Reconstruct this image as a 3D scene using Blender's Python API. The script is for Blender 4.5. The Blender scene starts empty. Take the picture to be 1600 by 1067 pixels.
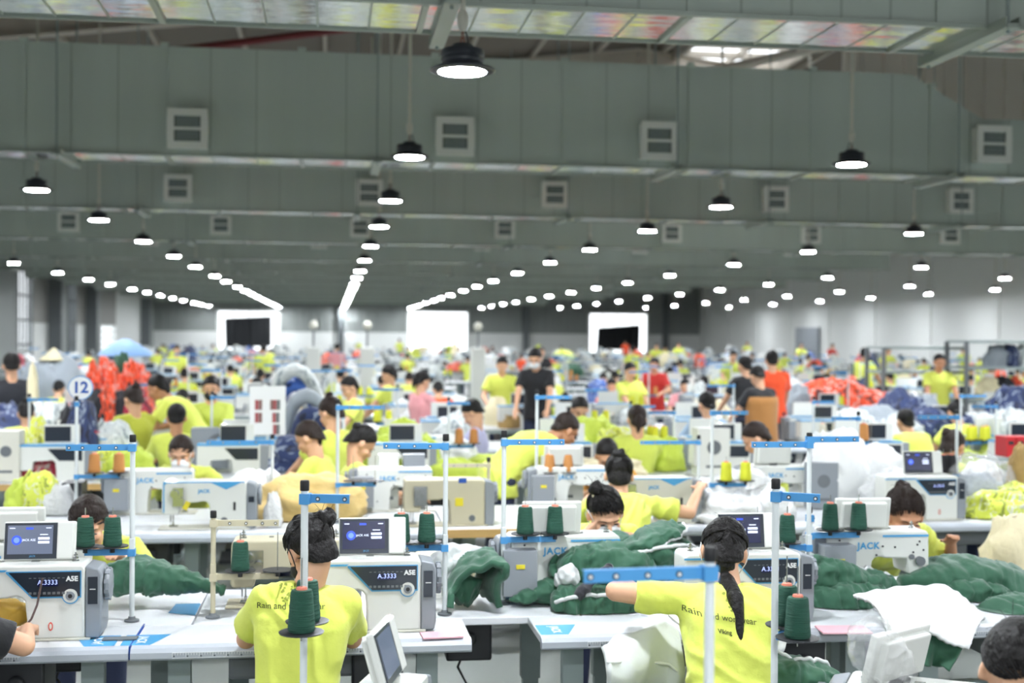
import bpy, bmesh, math, random
from mathutils import Vector, Matrix, Euler, noise
from mathutils.bvhtree import BVHTree

R = math.radians
scene = bpy.context.scene
COL = scene.collection
random.seed(7)

# ------------------------------------------------------------------ camera
FPX = 2000.0
CAM_H = 1.95
YAW = math.atan(280 / FPX)
PITCH = -R(0.30)
ROLL = R(0.43)
cy_, sy_, cp_, sp_ = math.cos(YAW), math.sin(YAW), math.cos(PITCH), math.sin(PITCH)
CF = Vector((sy_ * cp_, cy_ * cp_, sp_))
_r0 = Vector((cy_, -sy_, 0)); _u0 = Vector((-sy_ * sp_, -cy_ * sp_, cp_))
CR = _r0 * math.cos(ROLL) + _u0 * math.sin(ROLL)
CU = _u0 * math.cos(ROLL) - _r0 * math.sin(ROLL)
CP = Vector((0, 0, CAM_H))
cam_data = bpy.data.cameras.new('camera')
cam = bpy.data.objects.new('camera', cam_data)
COL.objects.link(cam)
cam.matrix_world = Matrix(((CR.x, CU.x, -CF.x, CP.x), (CR.y, CU.y, -CF.y, CP.y), (CR.z, CU.z, -CF.z, CP.z), (0, 0, 0, 1)))
cam_data.sensor_width = 36.0
cam_data.lens = 36.0 * FPX / 1600.0
cam_data.clip_end = 400
cam_data.dof.use_dof = True
cam_data.dof.focus_distance = 4.35
cam_data.dof.aperture_fstop = 2.3
scene.camera = cam

# ------------------------------------------------------------------ light and exposure
scene.view_settings.view_transform = 'Standard'
scene.view_settings.look = 'None'
scene.view_settings.gamma = 1.0
scene.view_settings.use_curve_mapping = False
scene.view_settings.exposure = -0.1
LAMP_STRENGTH = 620.0
world = bpy.data.worlds.new('daylight')
scene.world = world
world.use_nodes = True
world.node_tree.nodes['Background'].inputs[0].default_value = (0.93, 0.97, 1.0, 1)
world.node_tree.nodes['Background'].inputs[1].default_value = 3.0
scene.cycles.max_bounces = 6
scene.cycles.diffuse_bounces = 4
scene.cycles.glossy_bounces = 3
scene.cycles.transparent_max_bounces = 8
scene.cycles.sample_clamp_indirect = 6.0
scene.cycles.caustics_reflective = False
scene.cycles.caustics_refractive = False

# ------------------------------------------------------------------ pixel helpers (a pixel of the photo at a known depth or height)
def ray(px, py):
    return CF + CR * ((px - 800) / FPX) - CU * ((py - 533.5) / FPX)
def U(px, py, Y):
    d = ray(px, py); return CP + d * (Y / d.y)
def Z(px, py, z):
    d = ray(px, py); return CP + d * ((z - CAM_H) / d.z)

# ------------------------------------------------------------------ materials
def lin(h):
    h = h.lstrip('#'); v = [int(h[i:i + 2], 16) / 255 for i in (0, 2, 4)]
    return tuple(c / 12.92 if c <= 0.04045 else ((c + 0.055) / 1.055) ** 2.4 for c in v) + (1,)
MATS = {}
def mat(key, col='#888888', rough=0.5, metal=0.0, emit=0.0, emcol=None, bump=0.0, bscale=40.0, vary=0.0, vscale=6.0, stretch=None, alpha=1.0, trans=0.0, coat=0.0, sheen=0.0):
    if key in MATS: return MATS[key]
    m = bpy.data.materials.new(key); m.use_nodes = True
    nt = m.node_tree; b = nt.nodes['Principled BSDF']
    c = lin(col) if isinstance(col, str) else col
    b.inputs['Base Color'].default_value = c
    b.inputs['Roughness'].default_value = rough
    b.inputs['Metallic'].default_value = metal
    if coat: b.inputs['Coat Weight'].default_value = coat
    if sheen: b.inputs['Sheen Weight'].default_value = sheen
    if trans:
        b.inputs['Transmission Weight'].default_value = trans
    if alpha < 1: b.inputs['Alpha'].default_value = alpha
    if emit:
        b.inputs['Emission Color'].default_value = lin(emcol) if emcol else c
        b.inputs['Emission Strength'].default_value = emit
    if bump or vary:
        tc = nt.nodes.new('ShaderNodeTexCoord'); mp = nt.nodes.new('ShaderNodeMapping')
        nt.links.new(tc.outputs['Object'], mp.inputs['Vector'])
        if stretch: mp.inputs['Scale'].default_value = stretch
        if bump:
            n = nt.nodes.new('ShaderNodeTexNoise'); n.inputs['Scale'].default_value = bscale; n.inputs['Detail'].default_value = 4
            bp = nt.nodes.new('ShaderNodeBump'); bp.inputs['Strength'].default_value = bump; bp.inputs['Distance'].default_value = 0.02
            nt.links.new(mp.outputs[0], n.inputs['Vector']); nt.links.new(n.outputs['Fac'], bp.inputs['Height']); nt.links.new(bp.outputs[0], b.inputs['Normal'])
        if vary:
            n2 = nt.nodes.new('ShaderNodeTexNoise'); n2.inputs['Scale'].default_value = vscale; n2.inputs['Detail'].default_value = 5
            nt.links.new(mp.outputs[0], n2.inputs['Vector'])
            mx = nt.nodes.new('ShaderNodeMix'); mx.data_type = 'RGBA'
            mx.inputs[6].default_value = tuple(x * (1 - vary) for x in c[:3]) + (1,)
            mx.inputs[7].default_value = tuple(min(1, x * (1 + vary)) for x in c[:3]) + (1,)
            nt.links.new(n2.outputs['Fac'], mx.inputs[0]); nt.links.new(mx.outputs[2], b.inputs['Base Color'])
    if key.startswith('hair'): b.inputs['Specular IOR Level'].default_value = 0.3
    MATS[key] = m
    return m

mat('white_plastic', '#E4E6E0', 0.35, coat=0.2)
mat('cream_plastic', '#DAD9CC', 0.4)
mat('beige_paint', '#C9C2A6', 0.45)
mat('grey_plastic', '#8E949A', 0.4)
mat('mid_grey', '#6B7074', 0.5)
mat('dark_plastic', '#26282B', 0.45)
mat('black', '#141416', 0.5)
mat('steel', '#B9BBBB', 0.25, 1.0)
mat('blue_trim', '#4FA3D6', 0.45)
mat('blue_bar', '#4C96CF', 0.5)
mat('deep_blue', '#2A56A8', 0.5)
mat('pole_white', '#DDE3E3', 0.3)
mat('tabletop', '#E2E5E8', 0.3, vary=0.03, vscale=3, bump=0.02, bscale=90)
mat('table_lip', '#B4BBC3', 0.4)
mat('table_leg', '#93A09E', 0.45)
mat('wood_edge', '#C9A468', 0.5, vary=0.15, vscale=8, stretch=(1, 8, 8))
mat('print_white', '#F2F4F4', 0.6)
mat('print_grey', '#5E666C', 0.6)
mat('panel_black', '#1E2733', 0.3, coat=0.4)
mat('display_glow', '#B8C4FF', 0.4, emit=0.9, emcol='#B8C8FF')
mat('screen_navy', '#0B1030', 0.2, emit=0.35, emcol='#1A2458')
mat('screen_blue', '#2C49C8', 0.3, emit=0.7, emcol='#3454D8')
mat('screen_dim', '#1A2C80', 0.3, emit=0.5, emcol='#1E3290')
mat('screen_bright', '#5C7CF0', 0.3, emit=0.9, emcol='#6C8CFF')
mat('screen_white', '#DDE6FF', 0.3, emit=1.0, emcol='#DDE6FF')
mat('screen_grey', '#6A7286', 0.12, emit=0.12, emcol='#8088A0')
mat('red_mark', '#C9483A', 0.5)
mat('yellow_label', '#E6D533', 0.5)
mat('thread_green', '#1F5140', 0.75, bump=0.6, bscale=18, stretch=(1, 1, 14), vary=0.25, vscale=10)
mat('thread_yellow', '#DFE23A', 0.75, bump=0.5, bscale=18, stretch=(1, 1, 14))
mat('thread_orange', '#C98A4C', 0.75, bump=0.5, bscale=18, stretch=(1, 1, 14))
mat('thread_dark', '#202024', 0.75, bump=0.5, bscale=18, stretch=(1, 1, 14))
mat('thread_cream', '#E2DCC8', 0.75, bump=0.5, bscale=18, stretch=(1, 1, 14))
mat('cone_core', '#F08A72', 0.5)
mat('skin', '#E2B08E', 0.5, vary=0.05, vscale=20)
mat('skin_deep', '#C58F6C', 0.5, vary=0.05, vscale=20)
mat('hair_black', '#0F0C0B', 0.48, bump=0.5, bscale=60, vary=0.3, vscale=30)
mat('hair_brown', '#261A14', 0.48, bump=0.5, bscale=60, vary=0.3, vscale=30)
mat('mask_white', '#EEF1F2', 0.7)
mat('mask_black', '#18181A', 0.7)
mat('lips', '#B8645A', 0.5)
mat('eye_dark', '#1A1210', 0.3)
mat('shoe', '#2A2A2E', 0.6)
mat('denim', '#2D3550', 0.8, bump=0.2, bscale=200)
def cloth(key, col, rough=0.8, b=0.35, s=14):
    return mat(key, col, rough, bump=b, bscale=s, vary=0.06, vscale=9, sheen=0.2)
CLOTHS = {}
for k, c in dict(shirt_yellow='#E0EA66', shirt_lime='#CFDC5E', shirt_olive='#B9BE3A', shirt_orange='#FF5A2C', shirt_black='#17181C', shirt_lavender='#B9B8DA',
                 shirt_blue='#A9C3DD', shirt_white='#E8E9E6', shirt_amber='#E0A02C', shirt_brown='#A8743A', shirt_red='#C8322C', shirt_pink='#E8A0A4', shirt_teal='#3E7C74', vest_dark='#1B1E26').items():
    CLOTHS[k] = cloth(k, c)
for k, c in dict(g_green='#2B5B43', g_lining='#DADDDC', g_white='#EDEFEE', g_yellow='#DDEB3C', g_lime='#C8DA52', g_orange='#FF4E22', g_navy='#22305A', g_blue='#2B4C9A', g_tan='#DCC48A', g_kraft='#D9BC78',
                 g_cream='#EADFB8', g_grey='#9AA3AA', g_red='#B8263A', g_black='#1C1D24', g_brown='#A98A52', g_sky='#8DB6E6', g_palegrey='#C8CDCB').items():
    CLOTHS[k] = cloth(k, c, 0.7, 0.45, 10)
def hivis(key, main, dark, light):
    m = CLOTHS[key]; nt = m.node_tree; b = nt.nodes['Principled BSDF']
    tc = nt.nodes.new('ShaderNodeTexCoord'); n = nt.nodes.new('ShaderNodeTexNoise'); n.inputs['Scale'].default_value = 5.0; n.inputs['Detail'].default_value = 4; n.inputs['Distortion'].default_value = 1.0
    cr = nt.nodes.new('ShaderNodeValToRGB'); cr.color_ramp.interpolation = 'CONSTANT'; e = cr.color_ramp.elements
    e[0].position = 0; e[0].color = lin(dark); e[1].position = .40; e[1].color = lin(main)
    for p_, c_ in ((.56, light), (.60, main), (.68, dark), (.71, main)):
        q = e.new(p_); q.color = lin(c_)
    nt.links.new(tc.outputs['Object'], n.inputs['Vector']); nt.links.new(n.outputs['Fac'], cr.inputs[0]); nt.links.new(cr.outputs[0], b.inputs['Base Color'])
hivis('g_orange', '#FF5A30', '#5A3030', '#E8E6E0'); hivis('g_yellow', '#DCE658', '#8E9A3C', '#E6E8DC'); hivis('g_navy', '#2A3A66', '#1A2038', '#A8B4C4'); hivis('g_red', '#B8324A', '#2A2030', '#C8C0B8'); hivis('g_blue', '#3A62B0', '#22305A', '#D8E0E8'); hivis('g_palegrey', '#CDD3D1', '#8E989C', '#F0F2F0')
mat('plastic_film', '#FAFCFC', 0.06, alpha=0.24, bump=1.0, bscale=22, coat=1.0)
mat('pale_lining', '#D3D8D4', .8, bump=.3, bscale=12)
mat('plastic_cloudy', '#FAFCFC', 0.2, alpha=0.8, bump=0.9, bscale=12, coat=0.5)

# metal duct skins: pre-insulated board with foil underside
def duct_mats():
    m = mat('duct_board', '#BAC5BD', 0.5, metal=0.15, vary=0.16, vscale=1.4, stretch=(1, 0.3, 0.05))
    f = mat('duct_foil', '#E6EAE4', 0.10, metal=1.0, bump=0.55, bscale=1.1, stretch=(1, 3.5, 1))
    j = mat('duct_joint', '#A4AEA6', 0.4, metal=0.4)
    return m, f, j
M_DUCT, M_FOIL, M_JOINT = duct_mats()
mat('lamp_black', '#2B3038', 0.4, coat=0.2)
mat('lamp_ring', '#6E7880', 0.3, metal=0.7)
mat('lamp_lens', '#FFFFFF', 0.4, emit=LAMP_STRENGTH, emcol='#F4F9FF')
mat('conduit', '#D4D3C6', 0.5)
mat('copper_loop', '#8A5A4A', 0.4, metal=0.6)
mat('grille_white', '#F0F2EC', 0.45)
mat('grille_dark', '#4A504A', 0.6)

# ------------------------------------------------------------------ mesh builder
def rotm(rx=0, ry=0, rz=0):
    return Euler((R(rx), R(ry), R(rz))).to_matrix()
class M:
    def __init__(s):
        s.v = []; s.f = []; s.m = []
    def add(s, vs, fs, mi=0):
        o = len(s.v); s.v += [tuple(x) for x in vs]; s.f += [tuple(i + o for i in q) for q in fs]; s.m += [mi] * len(fs); return s
    def box(s, c, d, Rm=None, mi=0):
        c = Vector(c); vs = []
        for x in (-.5, .5):
            for y in (-.5, .5):
                for z in (-.5, .5):
                    p = Vector((x * d[0], y * d[1], z * d[2]))
                    vs.append(c + (Rm @ p if Rm else p))
        return s.add(vs, [(0, 1, 3, 2), (4, 6, 7, 5), (0, 4, 5, 1), (2, 3, 7, 6), (0, 2, 6, 4), (1, 5, 7, 3)], mi)
    def frame_of(s, d):
        d = d.normalized(); a = Vector((0, 0, 1)) if abs(d.z) < .95 else Vector((1, 0, 0))
        x = a.cross(d).normalized(); return x, d.cross(x)
    def cyl(s, p0, p1, r0, r1=None, n=12, mi=0, cap=True):
        r1 = r0 if r1 is None else r1; p0, p1 = Vector(p0), Vector(p1); x, y = s.frame_of(p1 - p0)
        vs = []
        for p, r in ((p0, r0), (p1, r1)):
            for i in range(n):
                a = 2 * math.pi * i / n; vs.append(p + (x * math.cos(a) + y * math.sin(a)) * r)
        fs = [(i, (i + 1) % n, n + (i + 1) % n, n + i) for i in range(n)]
        if cap: fs += [tuple(range(n - 1, -1, -1)), tuple(range(n, 2 * n))]
        return s.add(vs, fs, mi)
    def ell(s, c, r, Rm=None, nu=14, nv=9, mi=0):
        c = Vector(c)
        if not hasattr(r, '__len__'): r = (r, r, r)
        T = lambda p: c + (Rm @ p if Rm else p)
        vs = [T(Vector((0, 0, r[2])))]
        for j in range(1, nv):
            t = math.pi * j / nv
            for i in range(nu):
                a = 2 * math.pi * i / nu
                vs.append(T(Vector((r[0] * math.sin(t) * math.cos(a), r[1] * math.sin(t) * math.sin(a), r[2] * math.cos(t)))))
        vs.append(T(Vector((0, 0, -r[2])))); L = len(vs) - 1
        fs = [(0, 1 + i, 1 + (i + 1) % nu) for i in range(nu)]
        for j in range(nv - 2):
            for i in range(nu):
                a = 1 + j * nu + i; b = 1 + j * nu + (i + 1) % nu; fs.append((a, a + nu, b + nu, b))
        o = 1 + (nv - 2) * nu
        fs += [(L, o + (i + 1) % nu, o + i) for i in range(nu)]
        return s.add(vs, fs, mi)
    def cap(s, p0, p1, r0, r1=None, n=12):
        r1 = r0 if r1 is None else r1
        s.cyl(p0, p1, r0, r1, n); s.ell(p0, r0, nu=n, nv=8); s.ell(p1, r1, nu=n, nv=8); return s
    def lathe(s, prof, c=(0, 0, 0), n=24, mi=0, closed=True):
        c = Vector(c); vs = []; k = len(prof)
        for r, z in prof:
            for i in range(n):
                a = 2 * math.pi * i / n; vs.append(c + Vector((r * math.cos(a), r * math.sin(a), z)))
        fs = [(j * n + i, j * n + (i + 1) % n, (j + 1) * n + (i + 1) % n, (j + 1) * n + i) for j in range(k - 1) for i in range(n)]
        if closed: fs += [tuple(range(n - 1, -1, -1)), tuple(range((k - 1) * n, k * n))]
        return s.add(vs, fs, mi)
    def prism(s, poly, y0, y1, mi=0, T=None):
        n = len(poly); vs = [Vector((x, y0, z)) for x, z in poly] + [Vector((x, y1, z)) for x, z in poly]
        if T: vs = [T(v) for v in vs]
        fs = [tuple(range(n)), tuple(range(2 * n - 1, n - 1, -1))] + [(i, n + i, n + (i + 1) % n, (i + 1) % n) for i in range(n)]
        return s.add(vs, fs, mi)
    def tube(s, pts, r, n=8, mi=0, flat=1.0):
        pts = [Vector(p) for p in pts]; k = len(pts); rs = r if hasattr(r, '__len__') else [r] * k
        vs = []; x = None
        for j, p in enumerate(pts):
            d = (pts[min(j + 1, k - 1)] - pts[max(j - 1, 0)]).normalized()
            if x is None: x, y = s.frame_of(d)
            else:
                x = (x - d * x.dot(d)).normalized(); y = d.cross(x)
            for i in range(n):
                a = 2 * math.pi * i / n; vs.append(p + (x * math.cos(a) * flat + y * math.sin(a)) * rs[j])
        fs = [(j * n + i, j * n + (i + 1) % n, (j + 1) * n + (i + 1) % n, (j + 1) * n + i) for j in range(k - 1) for i in range(n)]
        fs += [tuple(range(n - 1, -1, -1)), tuple(range((k - 1) * n, k * n))]
        return s.add(vs, fs, mi)
    def grid(s, fn, nu, nv, mi=0, close_u=False):
        vs = [fn(i / nu, j / nv) for j in range(nv + 1) for i in range(nu + 1)]
        w = nu + 1
        return s.add(vs, [(j * w + i, j * w + i + 1, (j + 1) * w + i + 1, (j + 1) * w + i) for j in range(nv) for i in range(nu)], mi)
    def mesh(s, name, mats, smooth=None):
        me = bpy.data.meshes.new(name); me.from_pydata(s.v, [], s.f)
        for m in (mats if isinstance(mats, (list, tuple)) else [mats]):
            me.materials.append(MATS[m] if isinstance(m, str) else m)
        me.polygons.foreach_set('material_index', s.m)
        if smooth is not None:
            me.polygons.foreach_set('use_smooth', [True] * len(s.f))
            if smooth < 180:
                try: me.set_sharp_from_angle(angle=R(smooth))
                except Exception: pass
        me.update(); return me
    def build(s, name, mats, parent=None, smooth=40, bevel=0, loc=None, rz=0, segs=2):
        o = bpy.data.objects.new(name, s.mesh(name, mats, smooth)); COL.objects.link(o)
        if parent: o.parent = parent
        if loc is not None: o.location = loc
        if rz: o.rotation_euler.z = R(rz)
        if bevel:
            b = o.modifiers.new('bevel', 'BEVEL'); b.width = bevel; b.segments = segs; b.limit_method = 'ANGLE'; b.angle_limit = R(35)
        return o
def tag(o, label=None, cat=None, group=None, kind=None):
    if label: o['label'] = label
    if cat: o['category'] = cat
    if group: o['group'] = group
    if kind: o['kind'] = kind
    return o
def empty(name, loc=(0, 0, 0), rz=0, label=None, cat=None, group=None):
    o = bpy.data.objects.new(name, None); COL.objects.link(o); o.location = loc; o.rotation_euler.z = R(rz); o.empty_display_size = .1
    return tag(o, label, cat, group)
KIDS = {}
def copy_tree(o, parent=None):
    c = o.copy(); COL.objects.link(c); c.parent = parent
    for ch in o.children: copy_tree(ch, c)
    return c
def place(o, loc, rz=0, label=None, group=None, scale=None):
    o.location = loc; o.rotation_euler.z = R(rz)
    if label: o['label'] = label
    if group: o['group'] = group
    if scale: o.scale = (scale,) * 3
    return o
def clone(o, loc, rz=0, label=None, group=None, scale=None):
    return place(copy_tree(o), loc, rz, label, group, scale)
def recolor(o, m, slot=0):
    if o.type == 'MESH' and o.material_slots:
        o.material_slots[slot].link = 'OBJECT'; o.material_slots[slot].material = MATS[m] if isinstance(m, str) else m
    return o
def drop(o):
    for ch in list(o.children): drop(ch)
    bpy.data.objects.remove(o)
def struct(o, label=None):
    o['kind'] = 'structure'
    if label: o['label'] = label
    return o

def bake(ob):
    dg = bpy.context.evaluated_depsgraph_get(); dg.update()
    me = bpy.data.meshes.new_from_object(ob.evaluated_get(dg)); return me
def text_mesh(txt, size, bold=0.0, extrude=0.0, spacing=1.0, shear=0.0, align='CENTER'):
    cu = bpy.data.curves.new('t', 'FONT'); cu.body = txt; cu.size = size; cu.align_x = align; cu.align_y = 'CENTER'
    cu.offset = bold; cu.extrude = extrude; cu.space_character = spacing; cu.shear = shear; cu.resolution_u = 3
    o = bpy.data.objects.new('t', cu); COL.objects.link(o)
    me = bake(o); bpy.data.objects.remove(o); me.materials.clear(); return me
def lettering(txt, size, m, loc, Rm, parent=None, name='lettering', bold=0.0, spacing=1.0, shear=0.0):
    me = text_mesh(txt, size, bold, 0, spacing, shear)
    me.transform(Matrix.Translation(Vector(loc)) @ Rm.to_4x4()); me.materials.append(MATS[m])
    o = bpy.data.objects.new(name, me); COL.objects.link(o); o.parent = parent; return o
FRONT = rotm(90, 0, 0)            # lettering that reads from -Y
BACK = rotm(90, 0, 180)           # lettering that reads from +Y

def fuse(b, voxel, smooth=3, factor=0.5):
    """one continuous skin over overlapping closed volumes"""
    me = b.mesh('fuse', 'skin', 180); o = bpy.data.objects.new('fuse', me); COL.objects.link(o)
    r = o.modifiers.new('r', 'REMESH'); r.mode = 'VOXEL'; r.voxel_size = voxel; r.use_smooth_shade = True
    if smooth:
        s = o.modifiers.new('s', 'SMOOTH'); s.iterations = smooth; s.factor = factor
    out = bake(o); bpy.data.objects.remove(o); bpy.data.meshes.remove(me); return out
def link_mesh(me, name, m, parent=None):
    me.materials.clear()
    for q in (m if isinstance(m, (list, tuple)) else [m]): me.materials.append(MATS[q])
    me.polygons.foreach_set('use_smooth', [True] * len(me.polygons))
    o = bpy.data.objects.new(name, me); COL.objects.link(o); o.parent = parent; return o
def wrinkle(me, amp, scale=9, stretch=(1, 1, 1), seed=0):
    off = Vector((seed * 7.3, seed * 3.1, seed * 1.7))
    ns = [Vector(v.normal) for v in me.vertices]
    for v, n in zip(me.vertices, ns):
        p = Vector((v.co.x * stretch[0], v.co.y * stretch[1], v.co.z * stretch[2])) * scale + off
        a = 1 - abs(noise.noise(p)) * 2.4
        b = noise.noise(p * 2.1 + Vector((5, 3, 9)))
        v.co = v.co + n * amp * (a * .7 + b * .5)
    me.update()
# ------------------------------------------------------------------ building shell
XL, XR, YB, YF = -12.4, 26.9, -14.0, 92.0
RIDGE_X, RIDGE_Z, EAVE_Z = 7.2, 8.9, 6.5
mat('floor_paint', '#8A8F8B', 0.35, vary=0.06, vscale=0.6)
mat('wall_white', '#E6E8E5', 0.6, vary=0.02, vscale=0.5)
mat('wall_cladding', '#8C8B86', 0.6)
mat('cladding_light', '#DCD6CC', 0.6)
mat('siding_dark', '#8E9390', 0.6)
mat('column_dark', '#63686A', 0.55)
mat('roof_sheet', '#6E655C', 0.7, vary=0.12, vscale=0.8)
mat('roof_beam', '#BDB5AA', 0.6)
mat('red_pipe', '#74282A', 0.5)
mat('curtain_black', '#1E2023', 0.9, bump=0.3, bscale=2)
mat('glass', '#DDE8F0', 0.1, alpha=0.25)
mat('outside_ground', '#C9CCC6', 0.9)

b = M(); b.grid(lambda u, v: (XL + (XR - XL) * u, YB + (YF - YB) * v, 0), 8, 20)
struct(b.build('floor', 'floor_paint', smooth=None))
b = M(); b.grid(lambda u, v: (-60 + 160 * u, YF + .2 + 60 * v, -.02), 2, 2)
struct(b.build('ground_outside', 'outside_ground', smooth=None))

def ribbed(bm, p0, p1, z0, z1, pitch, dep, nrm, mi=0):
    """corrugated cladding between p0 and p1 (xy), ribs standing out along nrm"""
    p0 = Vector(p0 + (0,)); p1 = Vector(p1 + (0,)); L = (p1 - p0).length; d = (p1 - p0) / L; nrm = Vector(nrm + (0,))
    n = max(1, int(L / pitch)); pts = []
    for i in range(n):
        a = i * L / n; w = L / n
        pts += [(a, 0), (a + w * .78, 0), (a + w * .82, dep), (a + w * .96, dep)]
    pts.append((L, 0)); vs = []
    for a, o in pts:
        q = p0 + d * a + nrm * o; vs += [(q.x, q.y, z0), (q.x, q.y, z1)]
    bm.add(vs, [(2 * i, 2 * i + 2, 2 * i + 3, 2 * i + 1) for i in range(len(pts) - 1)], mi)

# far wall with three openings to daylight
OPEN = [(340, 437, 485, 551), (637, 731, 486, 551), (920, 1011, 489, 553)]
ops = []
for x0, x1, y0, y1 in OPEN:
    a = U(x0, y0, YF); c = U(x1, y1, YF); ops.append((a.x, c.x, max(c.z, .3), a.z))
zt = 2.05; b = M(); xs = XL
for x0, x1, z0, z1 in ops + [(XR, XR, 0, 0)]:
    b.box(((xs + x0) / 2, YF + .12, zt / 2), (x0 - xs, .24, zt), mi=0)
    ribbed(b, (xs, YF), (x0, YF), zt, RIDGE_Z + .2, .55, .06, (0, -1), 1)
    if x1 > x0:
        b.box(((x0 + x1) / 2, YF + .12, z0 / 2), (x1 - x0, .24, z0), mi=0)
        ribbed(b, (x0, YF), (x1, YF), z1, RIDGE_Z + .2, .55, .06, (0, -1), 1)
    xs = x1
struct(b.build('wall_far', ['wall_white', 'siding_dark'], smooth=None))
for i, (x0, x1, z0, z1) in enumerate(ops):
    b = M(); cx, cz = (x0 + x1) / 2, (z0 + z1) / 2
    for q in (x0, x1): b.box((q, YF, cz), (.12, .3, z1 - z0 + .12))
    for q in (z0, z1): b.box((cx, YF, q), (x1 - x0 + .12, .3, .12))
    if i != 1:
        for q in (1, 2, 3): b.box((x0 + (x1 - x0) * q / 4, YF + .1, cz), (.05, .05, z1 - z0))
    struct(b.build('window_%d' % (i + 1), 'wall_white', smooth=None))
def curtain(px, label):
    pts = [U(x, y, YF - .12) for x, y in px]
    def fn(u, v):
        p = (pts[0] * (1 - u) + pts[1] * u) * (1 - v) + (pts[3] * (1 - u) + pts[2] * u) * v
        return p + Vector((0, .05 * math.sin(u * 17 + v) + .03 * math.sin(u * 41), 0))
    o = M().grid(fn, 40, 10).build('curtain', 'curtain_black', smooth=180)
    so = o.modifiers.new('thick', 'SOLIDIFY'); so.thickness = .03
    return tag(o, label, 'curtain')
curtain([(351, 497), (424, 494), (424, 541), (352, 543)], 'black square-cut curtain hung in the opening beside the windowed side wall')
curtain([(934, 512), (1000, 507), (999, 546), (932, 547)], 'black curtain with a slanting top edge hung in the opening nearest the white wall')
# far wall columns
for i, px in enumerate((200 + 1065 / 3.2, 822, 1040)):
    p = U(px, 500, YF - .3)
    struct(M().box((p.x, YF - .3, 4.4), (.4, .4, 8.8)).build('trim_%d' % (i + 1), 'column_dark', smooth=None))

# left wall: dark bays, window openings, white dado panels
def yl(px, X=XL):
    d = ray(px, 522); return X * d.y / d.x
bays = [(-40, 27, 'dark'), (27, 50, 'glass'), (50, 78, 'dado'), (78, 105, 'dark'), (105, 118, 'glass'), (118, 139, 'dado'), (139, 157, 'dark'), (157, 181, 'lit'), (181, 221, 'white'), (221, 241, 'dark')]
b = M(); wi = 4
zeave = EAVE_Z
def sidewall(y0, y1, z0, z1, mi):
    b.box((XL - .1, (y0 + y1) / 2, (z0 + z1) / 2), (.2, y1 - y0, z1 - z0), mi=mi)
sidewall(YB, yl(-40), 0, 2.2, 0); sidewall(YB, yl(-40), 2.2, zeave, 1)
for x0, x1, k in bays:
    y0, y1 = yl(x0), min(yl(x1), YF)
    if k == 'dark': sidewall(y0, y1, 0, zeave, 1)
    elif k == 'white': sidewall(y0, y1, 0, zeave, 0)
    elif k == 'dado': sidewall(y0, y1, 0, 2.3, 0); sidewall(y0, y1, 2.3, zeave, 3)
    elif k == 'lit': sidewall(y0, y1, 0, .9, 0); sidewall(y0, y1, 2.3, 4.6, 3); sidewall(y0, y1, 4.6, zeave, 1)
    elif k == 'glass': sidewall(y0, y1, 0, .4, 0); sidewall(y0, y1, 4.4, zeave, 1)
    if k in ('glass', 'lit'):
        z0, z1 = (.4, 4.4) if k == 'glass' else (.9, 2.3)
        w = M(); n = 4
        for q in range(n + 1): w.box((XL, y0 + (y1 - y0) * q / n, (z0 + z1) / 2), (.08, .08, z1 - z0))
        for q in range(5): w.box((XL, (y0 + y1) / 2, z0 + (z1 - z0) * q / 4), (.08, y1 - y0, .08))
        w.box((XL - .05, (y0 + y1) / 2, (z0 + z1) / 2), (.02, y1 - y0, z1 - z0), mi=1)
        struct(w.build('window_%d' % wi, ['column_dark' if k == 'glass' else 'wall_white', 'glass'], smooth=None)); wi += 1
struct(b.build('wall_left', ['wall_white', 'siding_dark', 'column_dark', 'wall_cladding'], smooth=None))
ti = 4
for px in (92, 148, 231):
    y = yl(px, XL + .5)
    struct(M().box((XL + .35, y, zeave / 2), (.55, .3, zeave)).build('trim_%d' % ti, 'column_dark', smooth=None)); ti += 1
# right wall, white panelled
b = M(); b.box((XR + .1, (YB + YF) / 2, 3.35), (.2, YF - YB, 6.7))
for k in range(18): b.box((XR - .03, YB + 3 + k * 6, 3.3), (.06, .25, 6.6))
struct(b.build('wall_right', 'wall_white', smooth=None))
p = U(1247, 550, 63); q = U(1283, 550, 63)
def yr(px):
    d = ray(px, 522); return (XR) * d.y / d.x
y0, y1 = yr(1283), yr(1247)
o = struct(M().box((XR - .12, (y0 + y1) / 2, 1.25), (.12, y1 - y0, 2.5)).build('door_1', 'grey_plastic', smooth=None, bevel=.02))
h = M().box((XR - .2, y0 + .3, 1.1), (.06, .2, .05)).build('door_handle', 'steel', o)
b = M()
b.box(((XL + 0) / 2, YB, 3.3), (-XL, .2, 6.6)); b.box((16, YB, 3.3), (XR - 5.5 + .5, .2, 6.6)); b.box((2.7, YB, 5.6), (5.4, .2, 2))
struct(b.build('wall_back', 'wall_white', smooth=None))
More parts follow.
